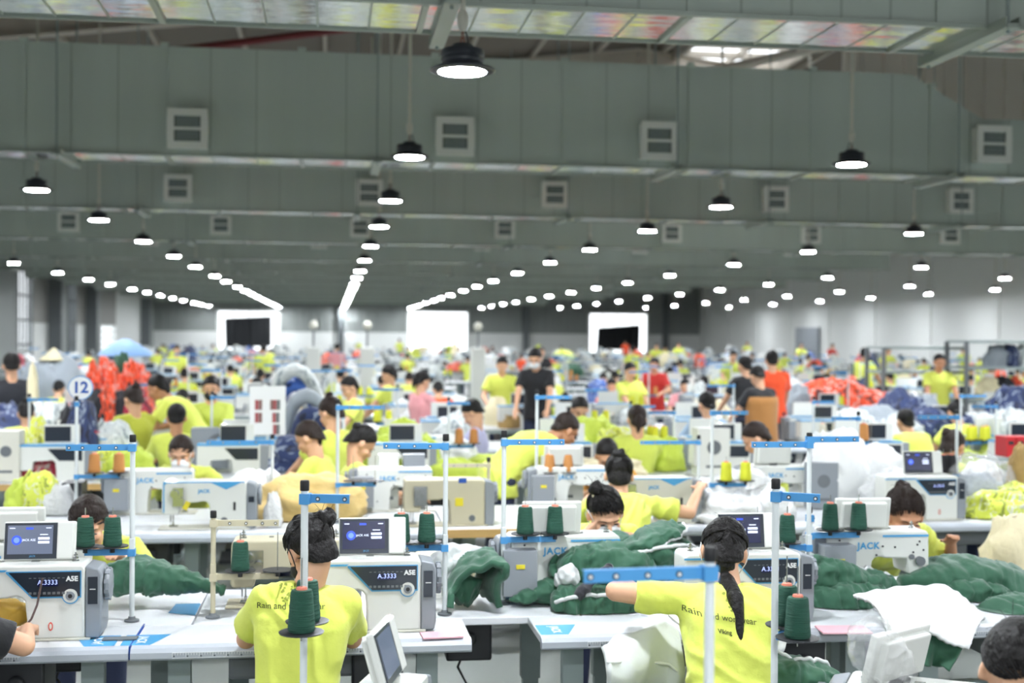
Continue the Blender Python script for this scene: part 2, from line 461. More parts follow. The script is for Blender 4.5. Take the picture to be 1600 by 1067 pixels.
# roof: two slopes with a long rooflight on the right slope
SKX0, SKX1, SKY0, SKY1 = 8.1, 10.5, 25, 33.2
def roofz(x): return RIDGE_Z - (RIDGE_Z - EAVE_Z) * (RIDGE_X - x) / (RIDGE_X - XL) if x < RIDGE_X else RIDGE_Z - (RIDGE_Z - EAVE_Z) * (x - RIDGE_X) / (XR - RIDGE_X)
b = M()
def roofpatch(x0, x1, y0, y1):
    b.add([(x0, y0, roofz(x0)), (x1, y0, roofz(x1)), (x1, y1, roofz(x1)), (x0, y1, roofz(x0))], [(0, 1, 2, 3)])
roofpatch(XL - .2, RIDGE_X, YB, YF + .2); roofpatch(RIDGE_X, SKX0, YB, YF + .2); roofpatch(SKX1, XR + .2, YB, YF + .2)
roofpatch(SKX0, SKX1, YB, SKY0); roofpatch(SKX0, SKX1, SKY1, YF + .2)
struct(b.build('ceiling', 'roof_sheet', smooth=None))
b = M()
for k in range(9):
    y = SKY0 + (SKY1 - SKY0) * k / 8; b.box(((SKX0 + SKX1) / 2, y, roofz(9.3) - .1), (SKX1 - SKX0 + .2, .12, .14))
for x in (SKX0, SKX1): b.box((x, (SKY0 + SKY1) / 2, roofz(x) - .08), (.12, SKY1 - SKY0, .3))
struct(b.build('window_%d' % wi, 'roof_beam', smooth=None)); wi += 1
# rafters and purlins
k = 0; y = YB + 4
while y < YF:
    b = M()
    for (xa, xb) in ((XL, RIDGE_X), (RIDGE_X, XR)):
        za, zb = roofz(xa) - .35, roofz(xb) - .35; L = math.hypot(xb - xa, zb - za); a = math.atan2(zb - za, xb - xa)
        Rm = Euler((0, -a, 0)).to_matrix(); c = Vector(((xa + xb) / 2, y, (za + zb) / 2))
        b.box(c, (L, .02, .5), Rm); b.box(c + Vector((0, 0, -.25)), (L, .26, .03), Rm); b.box(c + Vector((0, 0, .25)), (L, .26, .03), Rm)
    struct(b.build('trim_%d' % ti, 'roof_beam', smooth=None)); ti += 1; y += 8.0
b = M(); x = XL + 1
while x < XR:
    b.box((x, (YB + YF) / 2, roofz(x) - .06), (.07, YF - YB, .12)); x += 1.6
struct(b.build('trim_%d' % ti, 'roof_beam', smooth=None)); ti += 1
# cladding bulkhead above the ducts on the side of the white wall
yb = 24.0; xa = U(1322, 100, yb).x
b = M(); ribbed(b, (xa, yb), (XR, yb), 5.3, 9, .42, .05, (0, -1))
b.box(((xa + XR) / 2, yb - .05, 5.3), (XR - xa, .12, .1))
b.box((xa, yb, 7.1), (.12, .12, 3.6))
struct(b.build('wall_upper', 'cladding_light', smooth=None))
a, c = U(1065, 123, 22.8), U(1262, 78, 22.8)
struct(M().cyl(a, c + (c - a) * .6, .09, n=8).build('trim_%d' % ti, 'cladding_light')); ti += 1
# red sprinkler pipe under the left roof slope
a, c = U(95, 102, 24.0), U(560, 43, 24.0); d = c - a
tag(M().tube([a - d * .3, a, c, c + d * .8], .07, 10).build('sprinkler_pipe', 'red_pipe', smooth=180), 'dark red sprinkler pipe rising under the roof slope above the ducts', 'pipe')

# ------------------------------------------------------------------ air ducts
def duct(yfront, ydep, z0, z1, xl, xr, label, drop_x=None, drop_z=None, grilles=(), seams=.52, bigk=3, detail=True, gsize=.46):
    t = empty('air_duct', (0, yfront, z0), 0, label, 'air duct', 'foil-lined air ducts crossing the hall')
    hgt = z1 - z0
    if drop_x:
        d0, d1 = drop_x; h2 = drop_z - z0
        sections = [(xl, d0, hgt, hgt), (d0, d1, hgt, h2), (d1, xr, h2, h2)]
    else: sections = [(xl, xr, hgt, hgt)]
    b = M()
    for xa, xb, ha, hb in sections:
        vs = [(xa, 0, 0), (xb, 0, 0), (xb, ydep, 0), (xa, ydep, 0), (xa, 0, ha), (xb, 0, hb), (xb, ydep, hb), (xa, ydep, ha)]
        b.add(vs, [(0, 1, 5, 4)], 0); b.add(vs, [(3, 7, 6, 2)], 0); b.add(vs, [(4, 5, 6, 7)], 0); b.add(vs, [(0, 3, 2, 1)], 1)
    b.add([(xl, 0, 0), (xl, ydep, 0), (xl, ydep, hgt), (xl, 0, hgt)], [(0, 3, 2, 1)], 0)
    he = sections[-1][3]; b.add([(xr, 0, 0), (xr, ydep, 0), (xr, ydep, he), (xr, 0, he)], [(0, 1, 2, 3)], 0)
    def hx(x):
        for xa, xb, ha, hb in sections:
            if xa <= x <= xb: return ha + (hb - ha) * (x - xa) / (xb - xa)
        return he
    b.build('duct_shell', [M_DUCT, M_FOIL], t, smooth=None)
    s = M(); x = xl + .3; k = 0
    step = seams if detail else seams * 3
    bigk = bigk if detail else 1
    while x < xr:
        big = k % bigk == 0
        h = hx(x); w = .05 if big else .018; e = .02 if big else .004
        s.box((x, -e / 2, h / 2), (w, e, h), mi=1 if big else 0)
        s.box((x, ydep / 2, -e / 2), (w * .8, ydep, e), mi=0)
        if big: s.box((x, -e, h + .01), (.09, .05, .05), mi=1); s.box((x, ydep / 2, h + .01), (w, ydep, .02))
        x += step; k += 1
    for z in (0.0,): s.box(((xl + xr) / 2, -.012, z), (xr - xl, .03, .03)); s.box(((xl + xr) / 2, ydep + .012, z), (xr - xl, .03, .03))
    s.build('duct_joints', [M_JOINT, M_DUCT], t, smooth=None)
    x = xl + 1.2 + (hash(label) % 3) * .1
    while x < xr - .5:
        g = M(); g.box((x, ydep / 2, -.045), (.1, ydep + .5, .03)); g.box((x - .045, ydep / 2, -.02), (.012, ydep + .5, .06)); g.box((x + .045, ydep / 2, -.02), (.012, ydep + .5, .06))
        g.build('support_channel', M_JOINT, t, smooth=None)
        for yy in (-.18, ydep + .18):
            M().cyl((x, yy, -.08), (x, yy, roofz(x) - z0), .012, n=6).build('hanger_rod', 'table_leg', t)
        x += 3.6 if detail else 7.2
    for gx, gz in grilles:
        f = M(); n = gsize / 2; d = .16
        f.box((gx, -d / 2, gz), (gsize * .92, d, gsize * .92), mi=0)
        for sx in (-1, 1): f.box((gx + sx * n * .82, -d - .01, gz), (gsize * .18, .03, gsize * .64))
        for sz in (-1, 1): f.box((gx, -d - .01, gz + sz * n * .82), (gsize * .98, .03, gsize * .18))
        f.box((gx, -d - .012, gz), (gsize, .02, gsize * .07))
        fr = f.build('air_grille', 'grille_white', t, smooth=None)
        s = M(); s.box((gx, -d - .002, gz), (gsize * .7, .01, gsize * .7), mi=1)
        for q in range(8):
            z = gz - gsize * .3 + gsize * .6 * q / 7
            s.box((gx, -d - .012, z), (gsize * .56, .02, gsize * .035), rotm(35), mi=0)
        s.build('louvre', ['table_leg', 'grille_dark'], fr, smooth=None)
    return t
def gx(Y, z0, pts):
    r = []
    for px, py in pts:
        p = U(px, py, Y - .16); r.append((p.x, p.z - z0))
    return r
TENS = {20: 'twent', 30: 'thirt', 40: 'fort', 50: 'fift', 60: 'sixt'}
OW = ['first', 'second', 'third', 'fourth', 'fifth', 'sixth', 'seventh', 'eighth', 'ninth', 'tenth', 'eleventh', 'twelfth', 'thirteenth', 'fourteenth', 'fifteenth', 'sixteenth', 'seventeenth', 'eighteenth', 'nineteenth', 'twentieth', 'twenty-first', 'twenty-second', 'twenty-third', 'twenty-fourth']
for t_ in (20, 30, 40, 50, 60):
    if t_ > 20: OW.append(TENS[t_] + 'ieth')
    for u_ in range(1, 10):
        if t_ * 1 + u_ > 24: OW.append(TENS[t_] + 'y-' + OW[u_ - 1])
duct(7.93, .75, 4.0, 5.25, -11.5, 22, 'foil-bottomed air duct crossing above the first hanging lamp, nearest of all', grilles=(), seams=.336, bigk=5)
duct(15.2, .75, 4.0, 5.25, -11.6, 14, 'grey air duct with a stepped-down end and four white grilles, second from the front', (7.15, 8.1), 4.72,
     gx(15.2, 4.0, [(293, 201), (711, 213), (1030, 220), (1553, 225)]))
duct(21.9, .75, 4.0, 5.2, -11.6, 15, 'grey air duct with five small grilles, third from the front', None, None,
     gx(21.9, 4.0, [(278, 294), (577, 301), (867, 304), (1213, 311), (1502, 314)]))
duct(29.2, .75, 4.0, 5.2, -11.6, 18, 'grey air duct, fourth from the front', None, None, gx(29.2, 4.0, [(107, 346), (345, 351), (563, 355), (789, 357), (1050, 364), (1268, 366), (1486, 367)]), detail=False)
for i in range(8):
    Y = 36.4 + i * 7.2
    g = [(x, .55) for x in (-9.5 + i % 2, -5, -.4, 4.2, 8.8, 13.4)]
    duct(Y, .75, 4.0, 5.2, -11.6, 16.5 + (i % 3) - (3 if i > 3 else 0), 'grey air duct, %s from the front' % OW[4 + i], None, None, g if i < 3 else (), detail=False)

# ------------------------------------------------------------------ high-bay lamps
def make_lamp(full=True):
    """origin at the centre of the lens"""
    t = empty('high_bay_lamp', (0, 0, 0), 0, 'lamp', 'ceiling lamp')
    n = 32 if full else 16
    b = M()
    b.lathe([(.02, .155), (.06, .15), (.08, .125), (.125, .118), (.13, .11), (.132, .085), (.124, .075), (.13, .068), (.132, .06), (.125, .045), (.13, .032), (.16, .02), (.198, .008), (.2, 0), (.19, -.006), (.152, -.006), (.15, .0), (.02, .002)], n=n)
    if full:
        for k in range(36):
            a = 2 * math.pi * k / 36; b.box((.171 * math.cos(a), .171 * math.sin(a), -.006), (.026, .008, .004), rotm(0, 0, math.degrees(a)))
    b.build('lamp_housing', 'lamp_black', t, smooth=40)
    M().lathe([(.0, -.010), (.145, -.010), (.145, -.004), (.0, -.004)], n=12 if not full else 16, closed=False).build('lamp_lens', 'lamp_lens', t, smooth=None)
    if full:
        b = M(); b.lathe([(.146, -.009), (.158, -.009), (.158, -.004), (.146, -.004)], n=n, closed=False); b.build('lens_ring', 'lamp_ring', t)
    c = M(); c.cyl((0, 0, 0), (0, 0, 1), .018, n=10)
    c.build('conduit', 'conduit', t, loc=(0, 0, .3))
    M().lathe([(.012, .225), (.022, .24), (.032, .26), (.034, .31), (.03, .33), (.018, .345)], n=12).build('junction_sleeve', 'conduit', t)
    if full:
        k = M(); k.tube([(.012 * math.cos(a), 0, .17 + .02 * math.sin(a)) for a in [i * math.pi / 6 for i in range(13)]], .004, 6)
        k.tube([(0, .011 * math.cos(a), .205 + .022 * math.sin(a)) for a in [i * math.pi / 6 for i in range(13)]], .004, 6, mi=0)
        k.build('hook', 'copper_loop', t)
        M().tube([(-.02, 0, .23), (-.035, 0, .2), (-.04, 0, .17), (-.03, 0, .14)], .004, 6).build('cord', 'black', t)
    return t
lamp_full = make_lamp(True); lamp_small = make_lamp(False)
DUCT_Y = [7.93, 15.2, 21.9, 29.2] + [36.4 + i * 7.2 for i in range(8)]
def row(X, ys, rowlabel):  # rows run on out of view; lamps there are added to light the near area
    for i, y in enumerate(ys):
        for d in DUCT_Y:
            if d - .1 < y < d + .85: y = d - .14 if y < d + .37 else d + .98
        o = clone(lamp_full if y < 36 else lamp_small, (X, y, 3.765), random.uniform(0, 360), 'round black hanging lamp, %s from the near end of %s' % (OW[min(i, 23)], rowlabel), 'high-bay lamps in ' + rowlabel)
        if 7.6 < y < 7.9: o.location.z = 3.545; o.scale.z = 1.05
        for ch in o.children:
            if ch.name.startswith('conduit'): ch.scale.z = roofz(X) - 3.765 - .33
def ser(first, step, n): return [first + step * i for i in range(n)]
row(-8.45, [-4.5, 0, 4.5, 9, 13.5, 18, 22.3, 26.8, 31.2, 35.7, 41.2, 46.3, 50.9, 56, 60.5, 65.5, 70, 75, 80, 85, 90], 'the windowed-wall row')
row(-3.77, [-4.5, 0, 4.4, 8.7, 12.9, 17.1, 21.5, 26.4, 31.4, 36.5, 42.0, 46.5, 51.5, 56.5, 61, 66, 71, 76, 81, 86, 90.5], 'lamp row two')
row(0.765, [-4.5, 0, 4.4, 7.72, 13.13, 17.5, 21.9, 26.7, 31.9, 37, 42, 47, 52, 57, 62, 67, 72, 77, 82, 87, 91], 'lamp row three')
row(5.37, [-4.5, 0, 4.4, 8.6, 12.8, 17.35, 21.6, 26.6, 31.6, 37.3, 43, 48, 53, 58.5, 64, 69, 74.5, 80, 85, 90], 'lamp row four')
row(10.0, [-4.5, 0, 4.4, 8.6, 12.6, 17, 21.1, 26.1, 31.2, 36.9, 42.9, 48.2, 53.5, 59, 64.5, 70, 75.5, 81, 86.5], 'lamp row five')
row(14.95, [0, 5, 10.5, 16, 20.6, 25.7, 31.1, 37, 42.7, 48.4, 54.2, 60, 66, 72, 78, 84], 'lamp row six')
row(20.1, [0, 6, 12, 18, 24, 30.2, 36.4, 42.7, 49, 55, 61, 67.5, 74, 81], 'lamp row seven')
row(24.4, [2, 11, 20, 27, 33.5, 39.2, 44.7, 50.1, 55.8, 62, 69, 77], 'the white-wall row')
drop(lamp_full); drop(lamp_small)
# ------------------------------------------------------------------ work tables
def make_table(x0, x1, y0, y1, label, lip=-1, ruler=True, decal=(), wood=False, z=.76, legs=True, group=None, box=True, name='sewing_table'):
    """lip: -1 rounded lip towards the camera, +1 away"""
    t = empty(name, ((x0 + x1) / 2, (y0 + y1) / 2, 0), 0, label, 'table', group)
    w, d = x1 - x0, y1 - y0; hw, hd = w / 2, d / 2
    b = M(); b.box((0, 0, z - .016), (w, d, .032))
    b.build('tabletop', 'tabletop', t, smooth=None, bevel=.004)
    if wood:
        M().box((0, -hd - .004, z - .022), (w, .012, .05)).build('table_edge', 'wood_edge', t, smooth=None)
    else:
        e = M()
        poly = [(0, z + .0012), (-.03, z - .006), (-.042, z - .02), (-.042, z - .042), (-.034, z - .05), (0, z - .05)]
        s = lip
        e.v = []; vs = []
        for x in (-hw, hw):
            for (q, zz) in poly: vs.append((x, s * hd + (q if s < 0 else -q), zz))
        n = len(poly)
        e.add(vs, [tuple(range(n)), tuple(range(2 * n - 1, n - 1, -1))] + [(i, i + n, (i + 1) % n + n, (i + 1) % n) for i in range(n)])
        e.build('table_edge', 'table_lip', t, smooth=None)
    if ruler:
        r = M(); yy = -hd - .0435; L = min(w * .62, .95); xs = -hw + w * .12
        r.box((xs + L / 2, yy, z - .021), (L, .0012, .002), mi=0); r.box((xs + L / 2, yy, z - .041), (L, .0012, .0015), mi=0)
        k = 0
        while k * .01 < L:
            h = .014 if k % 5 == 0 else .008
            r.box((xs + k * .01, yy, z - .022 - h / 2), (.0016, .0012, h), mi=0)
            if k % 5 == 0: r.box((xs + k * .01 + .006, yy, z - .034), (.006, .0012, .006), mi=1)
            k += 1
        r.build('ruler_print', ['print_white', 'print_grey'], t, smooth=None)
    for (cx, side) in decal:
        q = M(); yy = -hd + .03
        q.add([(cx, -hd + .0, z + .0016), (cx + side * .11, -hd + .0, z + .0016), (cx + side * .17, -hd + .17, z + .0016), (cx, -hd + .17, z + .0016)], [(0, 1, 2, 3)] if side > 0 else [(3, 2, 1, 0)])
        dc = q.build('corner_decal', 'blue_trim', t, smooth=None)
        lettering('JACK', .05, 'print_white', (cx + side * .07, -hd + .085, z + .0026), rotm(0, 0, 90 if side < 0 else -90), dc, bold=.001)
    if legs:
        for sx in (-1, 1):
            l = M(); x = sx * (hw - .16)
            l.box((x, 0, z - .38), (.07, .045, .70)); l.box((x, 0, z - .2), (.085, .06, .3)); l.box((x, 0, .03), (.07, d * .95, .045)); l.box((x, 0, z - .045), (.05, d * .9, .03))
            for sy in (-1, 1): l.cyl((x, sy * d * .42, .0), (x, sy * d * .42, .03), .025)
            l.build('leg', 'table_leg', t, smooth=30)
        M().box((0, .02, .3), (w - .3, .04, .06)).build('cross_beam', 'table_leg', t, smooth=None)
    if box:
        g = M(); g.box((-.02, .0, z - .1), (w * .42, d * .62, .12)); g.box((-.05, -.06, z - .19), (.14, .14, .08)); g.build('oil_tray', 'mid_grey', t, smooth=None, bevel=.015)
        g = M(); g.box((w * .22, -.02, z - .14), (.2, .22, .2)); g.cyl((w * .22, -.13, z - .14), (w * .22, -.155, z - .14), .03, n=12); g.build('control_box', 'dark_plastic', t, smooth=30, bevel=.01)
        g = M(); g.box((0.05, 0, .12), (.34, .2, .03), rotm(14)); g.build('pedal', 'dark_plastic', t, smooth=None)
        g = M(); g.tube([(w * .22, 0, z - .2), (w * .2, .05, .45), (w * .28, .1, .2), (.1, .1, .1)], .006, 6); g.build('cable', 'black', t)
    return t

# ------------------------------------------------------------------ sewing machines
def arc(cx, cz, r, a0, a1, n=5):
    return [(cx + r * math.cos(R(a0 + (a1 - a0) * i / n)), cz + r * math.sin(R(a0 + (a1 - a0) * i / n))) for i in range(n + 1)]
MACHINE_POLY = [(.0, .0), (0, .255)] + arc(-.02, .262, .022, 0, 90, 4) + [(-.47, .284)] + arc(-.475, .262, .022, 90, 180, 4) + [(-.50, .10)] + arc(-.485, .095, .012, 180, 270, 3) + [(-.40, .083), (-.39, .155), (-.285, .158)] + arc(-.255, .125, .04, 110, 30, 3) + [(-.213, .07), (-.212, 0)]
def make_machine(style='panel', body='white_plastic', label='machine', detail=2, monitor=True):
    """front towards -Y, needle end at -X, origin on the table at the pillar's right end"""
    t = empty('sewing_machine', (0, 0, 0), 0, label, 'sewing machine')
    W = .17
    M().prism([(x, z + .006) for x, z in MACHINE_POLY], -W / 2, W / 2).build('machine_body', body, t, smooth=35, bevel=.008, segs=3)
    # bed plate
    b = M(); b.box((-.25, 0, .004), (.54, .178, .008)); b.box((-.44, .02, .009), (.05, .06, .003), mi=1); b.build('bed_plate', [body if body != 'white_plastic' else 'cream_plastic', 'steel'], t, smooth=None, bevel=.001)
    # motor cover at the right end, hand wheel
    b = M(); b.prism([(0.001, .006), (.055, .006), (.062, .04), (.062, .25), (.05, .272), (0.001, .284)], -W / 2 + .004, W / 2 - .004)
    cv = b.build('end_cover', 'grey_plastic', t, smooth=35, bevel=.006)
    if style == 'panel':
        c = M(); c.box((.03, -W / 2 + .002, .19), (.036, .006, .105)); c.build('cover_label', 'panel_black', cv, smooth=None)
        c = M(); c.box((.03, -W / 2 - .002, .195), (.022, .001, .003)); c.build('lettering', 'print_white', cv, smooth=None)
    b = M(); b.lathe([(.03, 0), (.058, .004), (.062, .012), (.058, .022), (.03, .026)], n=24)
    for k in range(10): b.box((.056 * math.cos(k * .628), .056 * math.sin(k * .628), .013), (.016, .016, .018), rotm(0, 0, k * 36))
    hw = b.build('hand_wheel', 'grey_plastic', t, smooth=40); hw.rotation_euler = (0, R(90), 0); hw.location = (.063, 0, .2)
    yf = -W / 2 - .0015
    def flat(poly, y, dy=.003): return M().prism([(x, z + .006) for x, z in poly], y - dy, y)
    if style == 'panel':
        flat([(-.29, .262), (-.012, .262), (-.012, .158), (-.06, .158)] + arc(-.045, .152, .034, 180, 300, 6)[0:0] + [(-.195, .158), (-.29, .255)], yf - .0005, .001).build('panel_border', 'blue_trim', t, smooth=None)
        pn = flat([(-.28, .258), (-.016, .258), (-.016, .164), (-.193, .164)], yf - .001).build('control_panel', 'panel_black', t, smooth=None)
        q = M(); q.box((-.135, yf - .006, .222), (.075, .001, .022)); q.build('display', 'screen_navy', pn, smooth=None)
        lettering('A.3333', .026, 'display_glow', (-.135, yf - .0085, .2255), FRONT, pn, 'display_digits')
        q = M()
        for i in range(9):
            for j in range(2): q.box((-.2 + i * .0175 if not (2 < i < 7 and j) else -.2 + i * .0175, yf - .006, .184 + j * .058 - (.0 if j == 0 else -.0)), (.011, .001, .009) if j == 0 else (.009, .001, .003))
        q.build('panel_keys', 'mid_grey', pn, smooth=None)
        lettering('A5E', .026, 'print_white', (-.045, yf - .0085, .238), FRONT, pn, bold=.0012)
        for r, m, y in ((.032, 'blue_trim', .0012), (.027, 'white_plastic', .005), (.017, 'grey_plastic', .009), (.008, 'dark_plastic', .011)):
            M().cyl((-.052, yf, .172), (-.052, yf - y, .172), r, n=24).build('selector_dial', m, pn, smooth=30)
        flat([(-.5, .268), (-.285, .268), (-.295, .26), (-.5, .26)], yf - .0002, .001).build('trim_stripe', 'blue_trim', t, smooth=None)
        b = M(); b.ell((-.125, yf, .055), (.009, .0015, .017)); b.build('maker_badge', 'red_mark', t)
        b = M(); b.ell((-.125, yf - .0012, .055), (.005, .0015, .011)); b.build('maker_badge', 'cream_plastic', t)
    elif style == 'vee':
        flat([(-.49, .283), (-.01, .283), (-.01, .276), (-.03, .276), (-.12, .235), (-.21, .276), (-.47, .276), (-.482, .262), (-.482, .10), (-.49, .10)], yf - .0002, .001).build('trim_stripe', 'blue_trim', t, smooth=None)
        lettering('JACK', .03, 'blue_trim', (-.25, yf - .003, .232), FRONT, t, bold=.001)
        M().box((-.07, yf, .14), (.014, .004, .05)).build('oil_gauge', 'black', t, smooth=None)
        b = M(); b.cyl((-.13, yf, .055), (-.13, yf - .006, .055), .02, n=16); b.build('oil_window', 'mid_grey', t)
        b = M(); b.box((-.4, yf - .01, .2), (.06, .03, .11)); b.cyl((-.42, yf - .02, .22), (-.42, yf - .045, .22), .024, n=16); b.cyl((-.38, yf - .02, .18), (-.38, yf - .045, .18), .018, n=16); b.box((-.35, yf - .03, .15), (.03, .01, .05), rotm(0, 25, 0), mi=1)
        b.build('tension_unit', ['steel', 'yellow_label'], t, smooth=30)
        c = M(); c.box((.03, -W / 2 + .001, .18), (.035, .004, .035)); c.build('display', 'panel_black', cv, smooth=None)
    elif style == 'beige':
        b = M(); b.box((-.4, yf - .006, .19), (.08, .02, .12)); 
        for cx, cz, r in ((-.42, .22, .022), (-.38, .19, .018), (-.41, .165, .014)): b.cyl((cx, yf - .01, cz), (cx, yf - .045, cz), r, n=14)
        b.build('tension_unit', 'steel', t, smooth=30)
        M().box((-.14, yf, .283), (.05, .17 * 0 + .004, .03)).build('tape_patch', 'deep_blue', t, smooth=None)
        M().box((-.16, yf, .15), (.05, .002, .05)).build('warning_label', 'yellow_label', t, smooth=None)
        M().cyl((-.08, yf, .05), (-.08, yf - .008, .05), .02, n=16).build('oil_window', 'mid_grey', t)
    # the far side of every head: plain cover, screws and lettering
    yb_ = W / 2 + .0015
    if style in ('panel', 'vee'):
        lettering('JACK', .042, 'blue_trim', (-.20, yb_ + .002, .222), BACK, t, bold=.0015, spacing=1.15)
        M().prism([(-.495, .262), (-.27, .262), (-.27, .272), (-.495, .272)], yb_, yb_ + .001).build('trim_stripe', 'blue_trim', t, smooth=None)
        b = M()
        for x, z in ((-.06, .25), (-.33, .215), (-.27, .22), (-.24, .18), (-.13, .07), (-.45, .24), (-.47, .2), (-.42, .19), (-.44, .225)): b.cyl((x, yb_, z), (x, yb_ + .002, z), .005, n=8)
        b.build('screw', 'dark_plastic', t)
        b = M(); b.cyl((-.45, yb_, .15), (-.45, yb_ + .02, .15), .022, n=16); b.cyl((-.41, yb_, .17), (-.41, yb_ + .012, .17), .012, n=12); b.build('presser_lifter', 'mid_grey', t, smooth=30)
        b = M(); b.box((-.03, W / 2 + .045, .14), (.15, .09, .2)); b.box((-.03, W / 2 + .091, .17), (.04, .003, .02), mi=1); b.build('motor_box', ['grey_plastic', 'yellow_label'], t, smooth=None, bevel=.008)
    # needle end
    b = M(); b.cyl((-.455, 0, .09), (-.455, 0, .035), .004, n=8); b.cyl((-.455, 0, .035), (-.455, 0, .012), .0012, n=6); b.build('needle_bar', 'steel', t)
    b = M(); b.cyl((-.44, 0, .09), (-.44, 0, .03), .004, n=8); b.box((-.445, -.012, .016), (.03, .035, .004)); b.box((-.44, 0, .026), (.012, .012, .016)); b.build('presser_foot', 'steel', t, smooth=None)
    if detail > 1:
        b = M()
        for x in (-.05, -.45):
            b.cyl((x, 0, .288), (x, 0, .325), .003, n=8); b.cyl((x, 0, .3), (x, 0, .306), .011, n=12); b.cyl((x, 0, .312), (x, 0, .317), .008, n=12); b.cyl((x, 0, .288), (x, 0, .294), .014, n=12)
        b.box((-.2, .0, .291), (.03, .02, .006)); b.box((-.33, .01, .291), (.02, .02, .006)); b.build('thread_guide', 'steel', t, smooth=30)  # thread guide posts and clips on top of the head
    if monitor:
        make_monitor(t, (-.19, .02, .292), detail)
    return t
def make_monitor(t, loc, detail=2, w=.27, h=.15, rz=0, tilt=-10, screen='screen_navy', top=False):
    m = M(); m.box((0, 0, h / 2), (w, .022, h)); m.box((w * .36, -.006, h / 2), (w * .24, .022, h * .98)); m.box((0, .02, h / 2), (w * .8, .03, h * .8)); m.box((0, .03, -.0), (.05, .04, .04), mi=1)
    o = m.build('monitor' if not top else 'touch_monitor', ['white_plastic', 'dark_plastic'], t, smooth=None, bevel=.006)
    o.location = loc; o.rotation_euler = (R(tilt), 0, R(rz))
    bz = M(); bz.box((-w * .12, -.0125, h / 2), (w * .735, .003, h * .93)); bz.build('bezel', 'panel_black', o, smooth=None, bevel=.002)
    cx = -w * .13; W2, H2 = w * .63, h * .74
    s = M(); s.box((cx, -.0142, h * .53), (W2, .002, H2)); sc = s.build('screen', screen, o, smooth=None)
    if detail > 1 or True:
        g = M()
        for r_, y_ in ((.026, .0150), (.019, .0154), (.011, .0158)): g.cyl((cx - W2 * .3, -.0148, h * .52), (cx - W2 * .3, -y_, h * .52), r_, n=18, mi={.026: 1, .019: 0, .011: 2}[r_])
        g.box((cx - W2 * .02, -.0155, h * .82), (.028, .0006, .008)); g.build('screen_print', ['screen_blue', 'screen_dim', 'screen_bright'], o, smooth=None)  # blue glow of the display built as nested discs, plus a bar
        q = M()
        for zz in (.56, .46): q.box((cx + W2 * .3, -.0157, h * zz), (.042, .0006, .009))
        q.box((cx + W2 * .3, -.0157, h * .66), (.03, .0006, .003)); q.box((cx + W2 * .4, -.0157, h * .83), (.02, .0006, .003)); q.box((cx - W2 * .4, -.0157, h * .83), (.02, .0006, .003))
        q.build('screen_print', 'screen_white', o, smooth=None)  # text bars shown on the display
        if detail > 1: lettering('JACK A5E', .012, 'screen_white', (cx - W2 * .03, -.0162, h * .52), FRONT, o)
        lettering('JACK', .01, 'blue_trim', (cx + .01, -.0146, h * .105), FRONT, o) if detail > 1 else None
    return o

# ------------------------------------------------------------------ thread stands and cones
def make_stand(label, z0=.76, top=1.51, arm=-.265, arm_rz=0, low=1.02, low_side=None, plates=True, low_rz=0, group=None, mp='pole_white', mb='blue_bar', base=True, two_arms=None):
    """pole stands at the origin; arm < 0 reaches towards -X"""
    t = empty('thread_stand', (0, 0, 0), 0, label, 'thread stand', group)
    b = M(); b.cyl((0, 0, z0), (0, 0, top - .01), .0105, n=16); b.build('pole', mp, t)
    if base: M().lathe([(.03, 0), (.03, .006), (.016, .01), (.013, .02)], (0, 0, z0), 20).build('base_flange', 'mid_grey', t)
    M().lathe([(.0125, 0), (.0135, .002), (.0135, .026), (.0115, .03)], (0, 0, top - .012), 16).build('end_cap', 'black', t)
    def bar(L, z, rz, nm, holes):
        k = M(); s = 1 if L > 0 else -1; a = abs(L)
        k.box((s * a / 2, 0, z), (a, .003, .024)); k.box((s * a / 2, .006, z + .012), (a, .014, .002)); k.box((s * .002, 0, z), (.03, .034, .03))
        o = k.build(nm, mb, t, smooth=None); o.rotation_euler.z = R(rz)
        e = M()
        for q in holes:
            e.cyl((s * a * q, -.004, z), (s * a * q, .004, z), .0065, n=12, mi=0); e.cyl((s * a * q, -.006, z), (s * a * q, .0062, z), .0035, n=10, mi=1)
        e.build('eyelet', ['dark_plastic', 'print_white'], o, smooth=30)  # thread eyelets along the bar, dark ring and pale hole
        return o
    bar(arm, top - .035, arm_rz, 'top_bar', (.25, .5, .75, .95) if abs(arm) > .2 else (.3, .9))
    if two_arms: bar(two_arms[0], top - .035 + two_arms[2], two_arms[1], 'top_bar', (.25, .55, .9))
    pts = []
    if plates:
        ls = low_side if low_side is not None else arm
        bar(ls, low, low_rz, 'lower_bar', ())
        s = 1 if ls > 0 else -1; c, sn = math.cos(R(low_rz)), math.sin(R(low_rz))
        M().box((0, .0, low + .028), (.022, .03, .06)).build('clamp', mp, t, smooth=None, bevel=.003)
        for q in (.42, 1.0):
            x = s * abs(ls) * q * .98; y = 0; X, Y = x * c - y * sn, x * sn + y * c
            p = M(); p.lathe([(.0, .0), (.062, .004), (.064, .008), (.06, .008), (.02, .005), (0, .005)], (X, Y, low + .02), 24, closed=False); p.cyl((X, Y, low + .0), (X, Y, low + .024), .01, n=10)
            p.build('spool_plate', 'dark_plastic', t)
            M().cyl((X, Y, low + .02), (X, Y, low + .185), .0022, n=8).build('spindle', 'steel', t)
            pts.append((X, Y, low + .029))
    return t, pts
